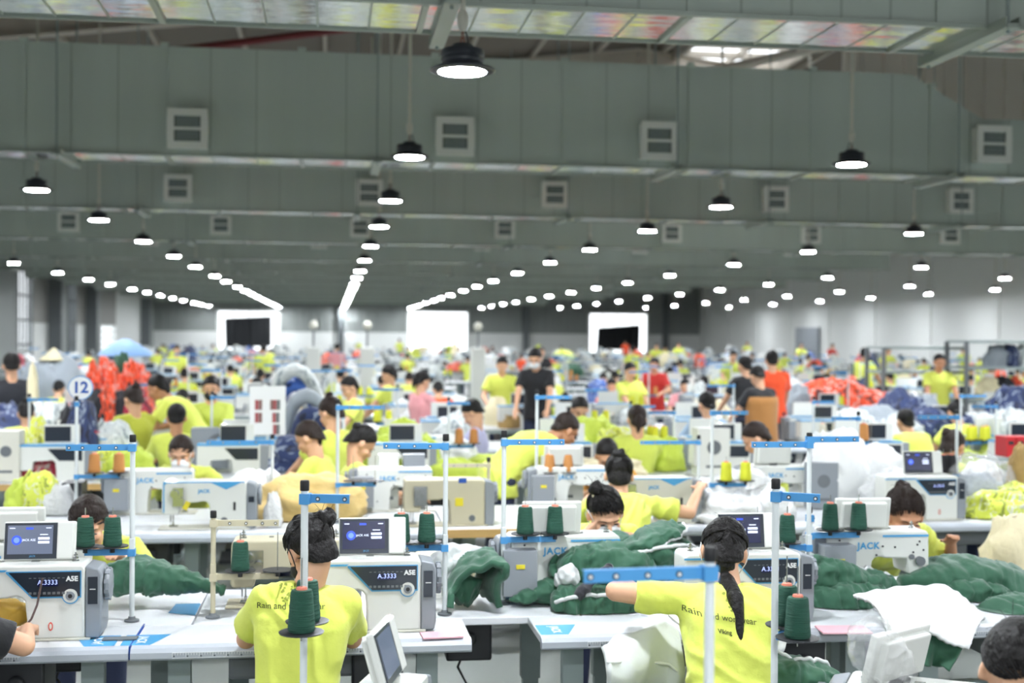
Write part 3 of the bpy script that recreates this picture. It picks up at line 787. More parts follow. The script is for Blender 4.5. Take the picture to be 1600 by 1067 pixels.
def make_cone(thread='thread_green', h=.12, r0=.0385, r1=.031, label='cone'):
    t = empty('thread_cone', (0, 0, 0), 0, label, 'thread cone')
    pr = [(.012, 0), (r0 * .94, .0), (r0, .006)]
    for k in range(9):
        q = k / 8; rr = r0 + (r1 - r0) * q
        pr.append((rr + .0006 * (k % 2), .008 + (h - .018) * q))
    pr += [(r1 * .92, h - .004), (.014, h - .002)]
    M().lathe(pr, n=24).build('wound_thread', thread, t, smooth=50)
    M().lathe([(.006, .0), (.021, 0), (.0165, h - .003), (.0145, h + .004), (.006, h + .004)], n=18).build('cone_core', 'cone_core', t, smooth=50)
    return t
# ------------------------------------------------------------------ people
def v3(*a): return Vector(a)
def ik(S, Wt, L1, L2, hint):
    d = Wt - S; D = d.length
    if D > (L1 + L2) * .995: d = d * ((L1 + L2) * .995 / D); D = d.length; Wt = S + d
    a = (L1 * L1 - L2 * L2 + D * D) / (2 * D); h = math.sqrt(max(L1 * L1 - a * a, 0)); dn = d / D
    p = hint - dn * hint.dot(dn)
    if p.length < 1e-4: p = Vector((0, 0, -1)) - dn * dn.z * -1
    return S + dn * a + p.normalized() * h, Wt
def head_shapes(b, H, Rm, Nb, sc=1.0):
    T = lambda p: H + Rm @ (Vector(p) * sc)
    E = lambda c, r: b.ell(T(c), [q * sc for q in r], Rm, 18, 12)
    E((0, -.012, .03), (.074, .092, .083)); E((0, .02, -.035), (.058, .066, .074)); E((0, .058, -.083), (.026, .022, .02))
    E((0, .066, .022), (.05, .022, .014)); E((-.036, .058, -.028), (.022, .022, .02)); E((.036, .058, -.028), (.022, .022, .02))
    b.cap(T((0, .082, .004)), T((0, .1, -.03)), .008 * sc, .0125 * sc, 10); E((0, .094, -.034), (.017, .01, .008))
    E((0, .082, -.056), (.022, .01, .006)); E((0, .08, -.066), (.018, .01, .006))
    for s in (-1, 1):
        b.ell(T((s * .078, -.008, -.012)), (.009 * sc, .019 * sc, .03 * sc), Rm @ rotm(8, 0, s * -20), 12, 8); E((s * .07, .0, -.02), (.012, .012, .014))
    b.cap(Nb, T((0, -.022, -.05)), .056 * sc, .05 * sc, 14)
def hand_shapes(b, W, d, up, L=.17, curl=.4, fingers=True, side=1):
    """W wrist, d direction of the palm, up the back of the hand"""
    d = d.normalized(); up = (up - d * up.dot(d)).normalized(); x = d.cross(up) * side
    Rm = Matrix((x, d, up)).transposed()
    b.ell(W + d * .045, (.038, .052, .015), Rm, 12, 8); b.cap(W, W + d * .03, .024, .026, 10)
    if not fingers: b.ell(W + d * .11 - up * .02, (.032, .05, .012), Rm, 10, 6); return
    for i, (ox, l) in enumerate(((-.028, .062), (-.0095, .075), (.009, .07), (.026, .055))):
        p = W + d * .082 + x * ox; a = 0
        for j, f in enumerate((.45, .32, .23)):
            a += curl * (.6 + .25 * j) + .06 * i; q = p + (d * math.cos(a) - up * math.sin(a)) * l * f * 1.08
            b.cap(p, q, .0088 - .0008 * j, .0083 - .0008 * j, 8); p = q
    p = W + d * .03 - x * .03; q = p + (d * .62 - x * .62 - up * .3).normalized() * .038; b.cap(W + d * .02 - x * .012, p, .014, .012, 8); b.cap(p, q, .0115, .010, 8)
    b.cap(q, q + (d * .9 - x * .15 - up * .35).normalized() * .028, .010, .0085, 8)
HAIRS = {}
def folds(me, amp, ang, seed=0, sc=1.0):
    """long pulled folds running along one diagonal of the cloth"""
    c, s_ = math.cos(R(ang)), math.sin(R(ang)); off = Vector((seed * 3.3, seed, 2.2))
    ns = [Vector(v.normal) for v in me.vertices]
    for v, n in zip(me.vertices, ns):
        p = v.co; a = p.x * c + p.z * s_; b_ = -p.x * s_ + p.z * c
        q = Vector((a * 2.2, b_ * 15 * sc, p.y * 5)) + off + Vector((0, noise.noise(p * 4 + off) * 1.2, 0))
        r_ = 1 - abs(noise.noise(q)) * 3.0
        v.co = v.co + n * amp * max(-.6, r_) * (.35 + .65 * abs(noise.noise(p * 3 + off * 2)) * 2)
    me.update()
def person(name_label, head, face=0, pose='sit', shirt='shirt_yellow', hair='bun', hairm='hair_black', skin='skin', lean=None, hy=0, hp=20, ht=0, lh=None, rh=None,
           detail=1, mask=None, trousers='denim', sc=1.0, bun=None, lh_hint=None, rh_hint=None, group=None, turn=0, floor=True, sleeve=.62, base=None, anchor='head', fold=None, hs=1.0, strands=0, vest=None, sway=0):
    """head: world position of the head centre (None: build at base). face: heading, 0 looks along +Y, 180 towards the camera."""
    seatz = .53 if pose == 'sit' else .9
    def spine(th):
        P = v3(0, 0, seatz * (1 if pose == 'sit' else sc))
        D = lambda a: v3(math.sin(R(sway)) * math.cos(R(a)), math.sin(R(a)), math.cos(R(a)))
        mid = P + D(th * .7) * .25 * sc; nb = mid + D(th * 1.12) * .255 * sc
        hc = nb + D(th * .8 + hp * .35) * .155 * sc + v3(0, .015 * sc, 0)
        return P, mid, nb, hc
    if lean is None:
        lo, hi = -4, 75
        for _ in range(30):
            m = (lo + hi) / 2
            if spine(m)[3].z > head.z: lo = m
            else: hi = m
        lean = (lo + hi) / 2
    P, mid, nb, hc = spine(lean)
    face_m = rotm(0, 0, face)
    if head is not None:
        o = Vector((head.x, head.y, 0)) - face_m @ Vector((hc.x, hc.y, 0)); dz = head.z - hc.z
    else: o = Vector(base); dz = 0
    if abs(dz) > .004:  # taller or lower sitter: lift the trunk, feet stay on the floor
        P.z += dz; mid.z += dz; nb.z += dz; hc.z += dz
    up = (nb - mid).normalized(); X = v3(math.cos(R(turn)), -math.sin(R(turn)), math.sin(R(sway * -.6)))
    sh = nb - up * .035 * sc; sw = .165 * sc
    SL, SR = sh - X * sw - up * .012, sh + X * sw - up * .012
    tz = .80
    if pose == 'sit':
        lh = v3(*lh) if lh else v3(-.14, max(.34, sh.y + .28), tz); rh = v3(*rh) if rh else v3(.13, max(.36, sh.y + .3), tz)
    else:
        lh = v3(*lh) if lh else v3(-.2, sh.y + .3, 1.0); rh = v3(*rh) if rh else v3(.2, sh.y + .3, 1.0)
    hintL = v3(*lh_hint) if lh_hint else v3(-.6, -.2, -.7); hintR = v3(*rh_hint) if rh_hint else v3(.6, -.2, -.7)
    EL, WL = ik(SL, lh, .265 * sc, .235 * sc, hintL); ER, WR = ik(SR, rh, .265 * sc, .235 * sc, hintR)
    vox = {2: .0075, 1: .0115, 0: .02}[detail]
    n = 16 if detail else 10
    Hm = rotm(0, 0, hy) @ rotm(-hp, 0, 0) @ rotm(0, ht, 0)
    # skin
    b = M(); hsc = sc * hs; head_shapes(b, hc, Hm, nb - up * .03, hsc)
    for S, E_, W_, sd in ((SL, EL, WL, -1), (SR, ER, WR, 1)):
        b.cap(S, E_, .047 * sc, .040 * sc, n); b.cap(E_, W_, .040 * sc, .026 * sc, n)
        d = (W_ - E_).normalized(); d = (d + v3(0, .25, -.05)).normalized()
        hand_shapes(b, W_, d, v3(0, -.1, 1), side=sd * 1, fingers=detail > 0)
    b.cap(P, mid, .105 * sc, .10 * sc, n); b.cap(mid, nb - up * .08, .10 * sc, .085 * sc, n); b.cap(SL, SR, .04, .04, n); b.cap(nb - up * .08, nb, .07 * sc, .05 * sc, n)
    K, A, Tt = [], [], []
    for s in (-1, 1):
        h = P + v3(s * .085, 0, -.02)
        if pose == 'sit': k = v3(s * .12, .40, .5); a = v3(s * .12, .36, .09)
        else: k = v3(s * .1, .03, .48 * sc); a = v3(s * .11, -.02, .085)
        b.cap(h, k, .07, .05, n); b.cap(k, a, .048, .033, n); b.cap(a + v3(0, -.02, -.04), a + v3(0, .15, -.055), .028, .024, 8)
        K.append(k); A.append(a); Tt.append(h)
    body = link_mesh(fuse(b, vox, 2 if detail < 2 else 3, .4), 'person', skin)
    body.location = o; body.rotation_euler.z = R(face)
    tag(body, name_label, 'person', group)
    # shirt: lofted trunk with sleeves
    b = M(); rings = []
    low = P - v3(0, 0, .07 if pose == 'sit' else .12)
    cp = [(low, .165, .125), (P + v3(0, 0, .03), .16, .12), (P.lerp(mid, .6), .142, .108), (mid, .150, .112), (mid.lerp(nb, .45), .168, .118), (nb - up * .1, .172, .108), (nb - up * .045, .145, .085), (nb - up * .012, .085, .066)]
    N = 28; vs = []
    for j, (c, rx, ry) in enumerate(cp):
        nx = X if j > 2 else v3(1, 0, 0)
        dd = (cp[min(j + 1, 7)][0] - cp[max(j - 1, 0)][0]).normalized(); f = nx.cross(dd) * -1
        for i in range(N):
            a = 2 * math.pi * i / N; ca, sa = math.cos(a), math.sin(a); e = .8
            q = c + nx * (abs(ca) ** e * (1 if ca > 0 else -1)) * (rx + .012) * sc + f * (abs(sa) ** e * (1 if sa > 0 else -1)) * (ry + .006) * sc
            vs.append(q)
    b.add(vs, [(j * N + i, j * N + (i + 1) % N, (j + 1) * N + (i + 1) % N, (j + 1) * N + i) for j in range(7) for i in range(N)] + [tuple(range(N - 1, -1, -1)), tuple(range(7 * N, 8 * N))])
    for S, E_, s in ((SL, EL, -1), (SR, ER, 1)):
        d = (E_ - S); e = S + d * (sleeve * 1.12)
        b.cap(S, S + d * .25, .054 * sc, .057 * sc, n); b.cyl(S, e, .055 * sc, .066 * sc, n)
        b.cap(S, sh + X * s * .06 * sc, .056 * sc, .060 * sc, n); b.cap(S, mid.lerp(nb, .35) + X * s * .105 * sc, .052 * sc, .06 * sc, n)
    me = fuse(b, vox * 1.05, 3, .5); wrinkle(me, .0085 if detail > 1 else .007, 6.5, (1, 1, .45), seed=len(name_label))
    if detail > 1: folds(me, .011, fold if fold is not None else 60 - 30 * (len(name_label) % 5), len(name_label))
    so = link_mesh(me, 'tshirt', shirt if not vest else vest, body)
    if detail > 1:
        c0 = nb - up * .012; dd = up; xx = X.normalized(); ff = xx.cross(dd)
        M().tube([c0 + xx * .09 * sc * math.cos(a) + ff * .07 * sc * math.sin(a) + up * .006 for a in [2 * math.pi * k / 24 for k in range(25)]], .006, 8).build('collar', shirt, body, smooth=180)
    # trousers and shoes
    b = M()
    b.cap(P + v3(-.06, 0, -.02), P + v3(.06, 0, -.02), .125 * sc, .125 * sc, n)
    for s, h, k, a in ((-1, Tt[0], K[0], A[0]), (1, Tt[1], K[1], A[1])):
        b.cap(h, k, .092, .066, n); b.cap(k, a + v3(0, 0, .02), .064, .05, n)
        if not detail: b.cap(a + v3(0, -.025, -.045), a + v3(0, .16, -.058), .045, .035, 8)
    link_mesh(fuse(b, .02, 2), 'trousers', trousers, body)
    for a in (A if detail else []):
        b = M(); b.cap(a + v3(0, -.025, -.045), a + v3(0, .16, -.058), .04, .03, 10); link_mesh(fuse(b, .012, 1), 'shoe', 'shoe', body)
    # hair
    sc0 = sc; sc = hsc; T = lambda p: hc + Hm @ (Vector(p) * sc)
    b = M(); hv = .0075 if detail > 1 else (.011 if detail else .018)
    b.ell(T((0, -.018, .036)), [q * sc for q in (.0805, .098, .088)], Hm, 22, 14)
    b.ell(T((0, -.055, -.03)), [q * sc for q in ((.07, .056, .085) if hair != 'short' else (.064, .05, .07))], Hm, 18, 12)
    me = fuse(b, hv, 1)
    bmh = bmesh.new(); bmh.from_mesh(me)
    n_ = Hm @ Vector((0, -.60, .66)).normalized() if hair != 'short' else Hm @ Vector((0, -.58, .72)).normalized()
    co = T((0, .0, .012)) if hair != 'short' else T((0, .0, .012))
    bmesh.ops.bisect_plane(bmh, geom=bmh.verts[:] + bmh.edges[:] + bmh.faces[:], plane_co=co, plane_no=n_, clear_inner=True)
    bmesh.ops.holes_fill(bmh, edges=[e for e in bmh.edges if e.is_boundary], sides=0); bmh.to_mesh(me); bmh.free()
    wrinkle(me, .0025, 22, (2.2, .5, 1), seed=3)
    hr = link_mesh(me, 'hair', hairm, body)
    rnd = random.Random(len(name_label) * 13 + int(abs(hc.z) * 1000))
    tie = None
    if hair == 'bun':
        tie = bun or (0, -.085, .085)
        b = M(); c = T(tie)
        b.ell(c, (.034 * sc, .034 * sc, .03 * sc), Hm, 16, 10)
        for k in range(7):
            a = rnd.uniform(0, 6.28); q = c + Hm @ Vector((math.cos(a) * .024, -.008 + rnd.uniform(-.01, .01), math.sin(a) * .024)); b.ell(q, (.021, .018, .02), Hm, 10, 7)
        me = fuse(b, .006 if detail > 1 else .01, 1); wrinkle(me, .003, 40, (1, 1, 1), 5); link_mesh(me, 'hair_bun', hairm, body)
    elif hair in ('ponytail', 'tied'):
        tie = (0, -.1, .03) if hair == 'tied' else (0, -.098, .04)
        L = .17 if hair == 'tied' else .36
        c = T(tie); pts = []; g = v3(0, -.25, -1).normalized()
        bk = -(Hm @ Vector((0, 1, 0)))
        for k in range(9):
            q = k / 8; pts.append(c + bk * .03 * math.sin(q * 2.2) + Vector((-.02 * q, 0, -L * q)) * sc)
        if L > .3:
            for k, p_ in enumerate(pts):  # rests on the back
                q = k / 8
                yb2 = nb.y + (mid.y - nb.y) * min(1, max(0, (nb.z - p_.z) / max(.01, nb.z - mid.z))) - .135
                if p_.z < nb.z + .02: p_.y = min(p_.y, yb2 + .0)
        b = M(); b.tube(pts, [.024, .034, .037, .037, .035, .031, .026, .019, .006] if L > .3 else [.02, .028, .03, .028, .025, .022, .018, .012, .004], 16, flat=1.15); me = fuse(b, .0065 if detail > 1 else .012, 2); wrinkle(me, .0008, 40, (3, 3, .08), 5)
        link_mesh(me, 'ponytail', hairm, body)
    if strands and tie:
        b = M()
        for k in range(strands):
            a = rnd.uniform(-1, 1); th = rnd.uniform(0, math.pi)
            # start on the hairline, run over the scalp to the tie
            if rnd.random() < .6: s0 = Vector((.080 * a, .066 * math.sqrt(max(0, 1 - a * a)) + .005, .062 + .01 * rnd.random() - abs(a) * .045))
            else: s0 = Vector((math.copysign(.072, a), -.06 + .05 * rnd.random(), -.03 - .045 * rnd.random()))
            e0 = Vector(tie); pts = []
            for j in range(9):
                q = j / 8; p_ = s0.lerp(e0, q) - Vector((0, -.018, .036))
                l = math.sqrt((p_.x / .0845) ** 2 + (p_.y / .102) ** 2 + (p_.z / .0915) ** 2)
                t_ = 1 if q > .85 else 0
                if l > 0: p_ = p_ / l * (1.0 + .012 * math.sin(k * 7.1 + q * 2)) if not t_ else p_ * (1 if l >= 1 else 1 / l)
                pts.append(T(p_ + Vector((0, -.018, .036))))
            b.tube(pts, [.0008] + [.0017] * 7 + [.001], 4)
        for k in range(14):
            a = rnd.uniform(0, 6.28); c = T(tie); q = c + Vector((math.cos(a) * .03, -.01, math.sin(a) * .03)); w = Vector((rnd.uniform(-.03, .03), rnd.uniform(-.02, .02), rnd.uniform(-.01, .045)))
            b.tube([c, q, q + w, q + w * 1.5 + Vector((0, 0, -.015))], [.001, .001, .0008, .0004], 4)
        b.build('hair_strands', hairm, body, smooth=180)
    # face
    if detail > 0:
        for s in (-1, 1):
            e = M(); e.ell(T((s * .031, .0815, .001)), (.0145, .006, .0035), Hm @ rotm(0, s * 4, 0), 10, 6); e.build('eye', 'eye_dark', body, smooth=180)
            w = M(); w.tube([T((s * (.016 + .030 * q), .0905 - .012 * q * q, .021 + .005 * math.sin(q * 2.6))) for q in (0, .25, .5, .75, 1)], [.0018, .0028, .0028, .0022, .001], 6); w.build('eyebrow', 'hair_brown', body, smooth=180)
        if not mask: l = M(); l.ell(T((0, .0905, -.061)), (.02, .005, .0065), Hm, 12, 6); l.build('lips', 'lips', body, smooth=180)
    if mask:
        m = M(); m.ell(T((0, .06, -.052)), (.061 * sc, .05 * sc, .05 * sc), Hm, 18, 12)
        o2 = m.build('face_mask', mask, body, smooth=180)
        for s in (-1, 1):
            M().tube([T((s * .056, .06, -.025)), T((s * .074, .02, .012)), T((s * .085, -.014, .02)), T((s * .088, -.026, -.012)), T((s * .079, -.01, -.042)), T((s * .054, .055, -.075))], .0022, 6).build('mask_loop', mask, o2, smooth=180)
    body['_nb'] = (nb.x, nb.y, nb.z)
    return body, dict(nb=nb, mid=mid, hc=hc, Hm=Hm, P=P, shirt=so, EL=EL, ER=ER, X=X, up=up)

def back_print(info, body, lines, seed=0, slope=0):
    """lettering lying on the back of the shirt"""
    me0 = info['shirt'].data; bvh = BVHTree.FromPolygons([v.co for v in me0.vertices], [tuple(p.vertices) for p in me0.polygons])
    nb, mid = info['nb'], info['mid']
    for txt, size, off, dx, arc_, m, bold in lines:
        if txt == 'MAP':
            b = M(); rr = random.Random(4)
            for k in range(60):
                a = rr.uniform(-1, 1); z = rr.uniform(-1, 1)
                if abs(a) < .35 + .5 * (z + 1) / 2 and not (abs(a) < .1 and z > .2): b.add([(a * .05 - .004, 0, z * .026), (a * .05 + .005, 0, z * .026 - .001), (a * .05 + .004, 0, z * .026 + .006), (a * .05 - .003, 0, z * .026 + .005)], [(0, 1, 2, 3)])
            me = b.mesh('t', [])
        else:
            me = text_mesh(txt, size, bold); me.transform(Matrix.Rotation(R(90), 4, 'X'))
        bm = bmesh.new(); bm.from_mesh(me)
        bmesh.ops.triangulate(bm, faces=bm.faces[:])
        for _ in range(3): bmesh.ops.subdivide_edges(bm, edges=[e for e in bm.edges if e.calc_length() > .006], cuts=1); bmesh.ops.triangulate(bm, faces=[f for f in bm.faces if len(f.verts) > 3])
        for v in bm.verts:
            x = v.co.x + dx; z = nb.z - off + v.co.z - arc_ * (v.co.x / .12) ** 2 - slope * x
            hit = bvh.ray_cast(Vector((x, -2, z)), Vector((0, 1, 0)))
            v.co = (hit[0] + Vector((0, -.0035, 0))) if hit[0] else Vector((x, mid.y - .12, z))
        bm.to_mesh(me); bm.free()
        me.materials.clear(); me.materials.append(MATS[m]); o = bpy.data.objects.new('back_lettering', me); COL.objects.link(o); o.parent = body
mat('ink', '#3B4420', 0.8); mat('ink_soft', '#8E9A3A', 0.8)

# ------------------------------------------------------------------ garments and cloth
def lump(name, label, pts, m, cat='garment', seed=0, group=None, amp=.018, freq=9, flat=.6, n=64, floorz=None, trim=None, quilt=.075, parent=None, nseg=84):
    """a folded or rolled padded garment: a soft flattened loft through pts = (point, half width, half height)"""
    P = [Vector(p[0]) for p in pts]; k = len(P)
    def cr(vals, t):
        i = min(int(t), k - 2); f = t - i
        a, b_, c, d = vals[max(i - 1, 0)], vals[i], vals[i + 1], vals[min(i + 2, k - 1)]
        return .5 * ((2 * b_) + (c - a) * f + (2 * a - 5 * b_ + 4 * c - d) * f * f + (3 * b_ - a - 3 * c + d) * f ** 3)
    ws = [p[1] for p in pts]; hs = [p[2] for p in pts]; vs = []; off = Vector((seed * 3.7, seed * 1.3, seed * 5.1)); arc_len = 0; prev = None
    edge = []
    for j in range(nseg + 1):
        t = (k - 1) * j / nseg; c = cr(P, t); w = max(.004, cr(ws, t)); h = max(.004, cr(hs, t))
        d = (cr(P, min(t + .05, k - 1)) - cr(P, max(t - .05, 0))).normalized(); x = d.cross(Vector((0, 0, 1)))
        if x.length < .1: x = Vector((1, 0, 0))
        x.normalize(); u = x.cross(d).normalized()
        if u.z < 0: u = -u; x = -x
        if prev is not None: arc_len += (c - prev).length
        prev = c; e = min(1, 4.5 * min(j, nseg - j) / nseg + .12) ** .5
        for i in range(n):
            a = 2 * math.pi * i / n; ca, sa = math.cos(a), math.sin(a)
            q = c + x * math.copysign(abs(ca) ** flat, ca) * w * e + u * math.copysign(abs(sa) ** .85, sa) * h * e
            wq = q + Vector((noise.noise(q * 5 + off), noise.noise(q * 5 + off * 2), 0)) * .06
            nz = (1 - abs(noise.noise(wq * freq + off)) * 3.2) * .75 + (1 - abs(noise.noise(wq * freq * 2.4 + off)) * 3) * .38 + noise.noise(q * freq * 5 + off) * .16
            sq = -.009 * max(0, 1 - abs(((arc_len / quilt) % 1) - .5) / .14) if quilt else 0
            dn = (q - c).normalized(); q = q + dn * (amp * nz + sq)
            if floorz is not None and q.z < floorz: q.z = floorz + .001 * noise.noise(q * 30)
            vs.append(q)
        edge.append(c + x * w * e * 1.02 + Vector((0, 0, h * .15)))
    b = M(); b.add(vs, [(j * n + i, j * n + (i + 1) % n, (j + 1) * n + (i + 1) % n, (j + 1) * n + i) for j in range(nseg) for i in range(n)] + [tuple(range(n - 1, -1, -1)), tuple(range(nseg * n, nseg * n + n))])
    o = b.build(name, m, parent, smooth=180)
    if label: tag(o, label, cat, group)
    if trim:
        s = 1
        b = M()
        ii = int(n * (trim[1] if isinstance(trim, tuple) else .08)) % n
        pts2 = [Vector(vs[j * n + ii]) * 1.0 for j in range(2, nseg - 1)]
        b.tube([p + Vector((0, 0, .004)) for p in pts2], .009, 8); b.build('lining_edge', trim[0] if isinstance(trim, tuple) else trim, o, smooth=180)
    return o
def drape(name, label, fn, nu, nv, m, cat='garment', thick=.012, amp=.01, freq=10, seed=0, parent=None, group=None, sub=0):
    off = Vector((seed * 2.1, seed, 0))
    def g(u, v):
        p = fn(u, v); a = (1 - abs(noise.noise(p * freq + off)) * 2.4) * amp
        return p + Vector((0, -a * .6, a))
    b = M().grid(g, nu, nv); o = b.build(name, m, parent, smooth=180)
    s = o.modifiers.new('thick', 'SOLIDIFY'); s.thickness = thick; s.offset = 0
    if label: tag(o, label, cat, group)
    return o
def crumple(seed, kind='heap', n=24, nv=16):
    """unit crumpled garment, about 1 wide, base at z = 0"""
    rr = random.Random(seed); off = Vector((seed * 1.9, seed * 4.3, seed * .7)); b = M()
    fx, fy, fz = {'heap': (.5, .42, .5), 'flat': (.55, .42, .22), 'tall': (.36, .34, .8)}[kind]
    b.ell((0, 0, 0), (1, 1, 1), None, n, nv); vs = []
    for v in b.v:
        p = Vector(v); q = p * 1.1 + off
        a = (1 - abs(noise.noise(q * 1.3)) * 2.5) * .16 + (1 - abs(noise.noise(q * 2.9)) * 2.2) * .13 + noise.noise(q * 6) * .08
        p = p * (1 + a); z = p.z * fz
        vs.append((p.x * fx, p.y * fy, max(0, z * .75 + fz * .22)))
    b.v = vs
    return b.mesh('garment', 'g_white', 180)
# ================================================================== FRONT ROWS
TG = 'white sewing tables of the two nearest rows'
A0, A1 = 5.0, 5.335
xs1 = Z(208, 1003, .76).x
make_table(-2.25, xs1 - .004, A0, A1, 'white sewing table under the first machine, its front edge printed with a ruler', decal=((.69, -1),))
M().box((xs1 - .001, (A0 + A1) / 2, .738), (.005, A1 - A0 + .05, .05)).build('table_edge', 'deep_blue', bpy.data.objects['sewing_table'], smooth=None).location = Vector((2.25 - (2.25 + xs1 - .004) / 2 * 0, 0, 0)) * 0 - Vector(((-2.25 + xs1 - .004) / 2, (A0 + A1) / 2, 0))
make_table(xs1 + .004, .545, A0, A1, 'white sewing table where the seated worker with a messy bun leans', decal=((-.69, 1),))
make_table(.822, 2.35, A0, A1, 'white sewing table with a blue corner decal and a green garment pile behind', decal=((-.76, 1),))
make_table(2.36, 3.75, A0, A1, 'white sewing table carrying the white quilted garment', decal=())
xb = Z(327, 920, .76).x
make_table(-2.6, xb - .004, A1 + .006, 6.05, 'white sewing table of the facing row, in front of the worker behind green cones', lip=1, ruler=False, decal=())
make_table(xb + .004, 1.05, A1 + .006, 6.05, 'white facing-row table with the blue plastic bag on it', lip=1, ruler=False)
make_table(1.058, 2.5, A1 + .006, 6.05, 'white facing-row table buried under green garments', lip=1, ruler=False)
make_table(2.508, 4.0, A1 + .006, 6.05, 'white facing-row table in front of the worker with a high bun', lip=1, ruler=False)
q = M(); c = Z(318, 922, .763)
q.add([(c.x - .1, 5.56, .7625), (c.x + .018, 5.5, .7625), (c.x + .018, 5.74, .7625), (c.x - .09, 5.74, .7625)], [(0, 1, 2, 3)])
q.build('corner_decal', 'blue_trim', bpy.data.objects['sewing_table.004'], smooth=None).location = -Vector(bpy.data.objects['sewing_table.004'].location)

def mach(px, py, style, rz, label, body='white_plastic', detail=2, monitor=True, Y=None, scale=None):
    p = Z(px, py, .762) if Y is None else Z(px, py, .762)
    if Y: d = ray(px, 522); p = Vector((d.x / d.y * Y, Y, .762))
    t = make_machine(style, body, label, detail, monitor); place(t, (p.x, p.y, .7625), rz)
    if scale: t.scale = (scale,) * 3
    return t
# row nearest: heads facing the camera side
m1 = mach(141, 1003, 'panel', 0, 'white sewing machine with a striped cord hanging over it, beside the front table seam', Y=5.19)
m2 = mach(658, 1000, 'panel', 0, 'white sewing machine to the right of the worker with a messy bun', Y=5.19)
m3 = mach(1243, 1000, 'panel', 0, 'white sewing machine partly hidden by the ponytailed worker', Y=5.19)
for m in (m1,):
    for ch in m.children:
        if ch.name.startswith('monitor'):
            for c2 in ch.children:
                if c2.name.startswith('screen') and 'print' not in c2.name: c2.data.materials[0] = MATS['screen_grey']
# facing row, seen from behind
mach(-48, 915, 'panel', 180, 'sewing machine cropped by the picture edge, seen from behind', Y=5.72)
mach(797, 915, 'panel', 180, 'sewing machine with a grey motor box behind the green garment pile', Y=5.72)
mach(1284, 905, 'panel', 180, 'sewing machine with blue lettering in front of the worker with a high bun', Y=5.72)
m = mach(545, 905, 'beige', 0, 'beige sewing machine half hidden behind the messy bun', body='beige_paint', monitor=False, Y=5.7)
# nearest row, only the tops show
def near_machine(px, py, Y, rz, label, mrz, mtilt):
    p = U(px, py, Y); zt = p.z - .29
    make_table(p.x - .62, p.x + .62, Y - .35, Y + .28, 'white table at the bottom, under the machine with ' + ('a tilted screen' if px < 900 else 'a film-wrapped screen'), ruler=False, z=zt, box=False)
    t = make_machine('plain', 'white_plastic', label, 2, False); place(t, (p.x, Y, zt + .0025), rz)
    mo = make_monitor(t, (-.33, .0, .30), 2, rz=mrz, tilt=mtilt, screen='screen_grey')
    return t, mo
t, mo = near_machine(625, 1050, 3.7, 72, 'nearest machine, white, its tilted screen turned aside', 4, -16)
for ch in list(mo.children):
    if 'print' in ch.name or 'lettering' in ch.name: drop(ch)
mo.location = (-.14, -.02, .305); mo.scale = (.95, 1, 1.05)
t2, mo2 = near_machine(1325, 1058, 3.55, 150, 'frontmost machine, its screen wrapped in clear plastic film', 62, -14)
mo2.location = (-.12, .0, .30)

# stands and cones of the front rows
GC = 'green thread cones on the front stands'
def stand(px, Y, label, arm, arm_rz=0, low=1.02, low_side=None, low_rz=0, cones=('thread_green', 'thread_green'), clabels=None, base=True, two=None, z0=.762, plates=True, mp='pole_white', mb='blue_bar', top=1.51, cscale=1):
    d = ray(px, 780); x = d.x / d.y * Y
    t, pts = make_stand(label, z0, top, arm, arm_rz, low, low_side, plates, low_rz, base=base, two_arms=two, mp=mp, mb=mb)
    t.location = (x, Y, 0)
    for i, (X, Yy, zz) in enumerate(pts):
        if cones[i]:
            c = make_cone(cones[i], label=(clabels[i] if clabels else '%s cone %s on the %s' % ({'thread_orange': 'orange-brown', 'thread_yellow': 'yellow', 'thread_dark': 'black', 'thread_cream': 'cream'}.get(cones[i], 'green'), 'nearest the pole' if i == 0 else 'at the bar end', ' '.join(label.split()[:8]).rstrip(','))))
            c.location = (x + X, Y + Yy, zz); c.scale = (cscale,) * 3
    return t
stand(207, 5.42, 'white thread stand rising beside the first front table seam', -.265, low=1.045, low_side=-.19, clabels=('green thread cone just beside the first stand pole, over the tabletop', 'green thread cone over the first machine screen'))
stand(696, 5.41, 'white thread stand beside the machine right of the messy bun', -.265, -8, low=1.045, low_side=-.19, clabels=('green thread cone standing on the plate beside the second stand pole', 'green thread cone rising behind the second machine screen'))
stand(1264, 5.41, 'white thread stand with one bar each way, behind the ponytailed worker', -.265, 0, low=1.02, low_side=-.24, two=(.235, 3, .022), clabels=('green thread cone behind the pole of the near stand', 'green thread cone behind the screen by the ponytail'))
stand(787, 5.59, 'white thread stand before the grey motor box', .27, 0, low=1.045, low_side=.235, clabels=('green thread cone on the plate nearer the white pole over the motor box', 'green thread cone in front of the rear of a white monitor'))
# right-hand facing row stand
stand(1265, 5.58, 'shorter blue bracket stand carrying cones over the facing machine', .02, 0, low=1.045, low_side=.24, top=1.16, clabels=('green thread cone on the bracket, between two stand poles and a white monitor', 'green thread cone in front of the white monitor before the high bun'))
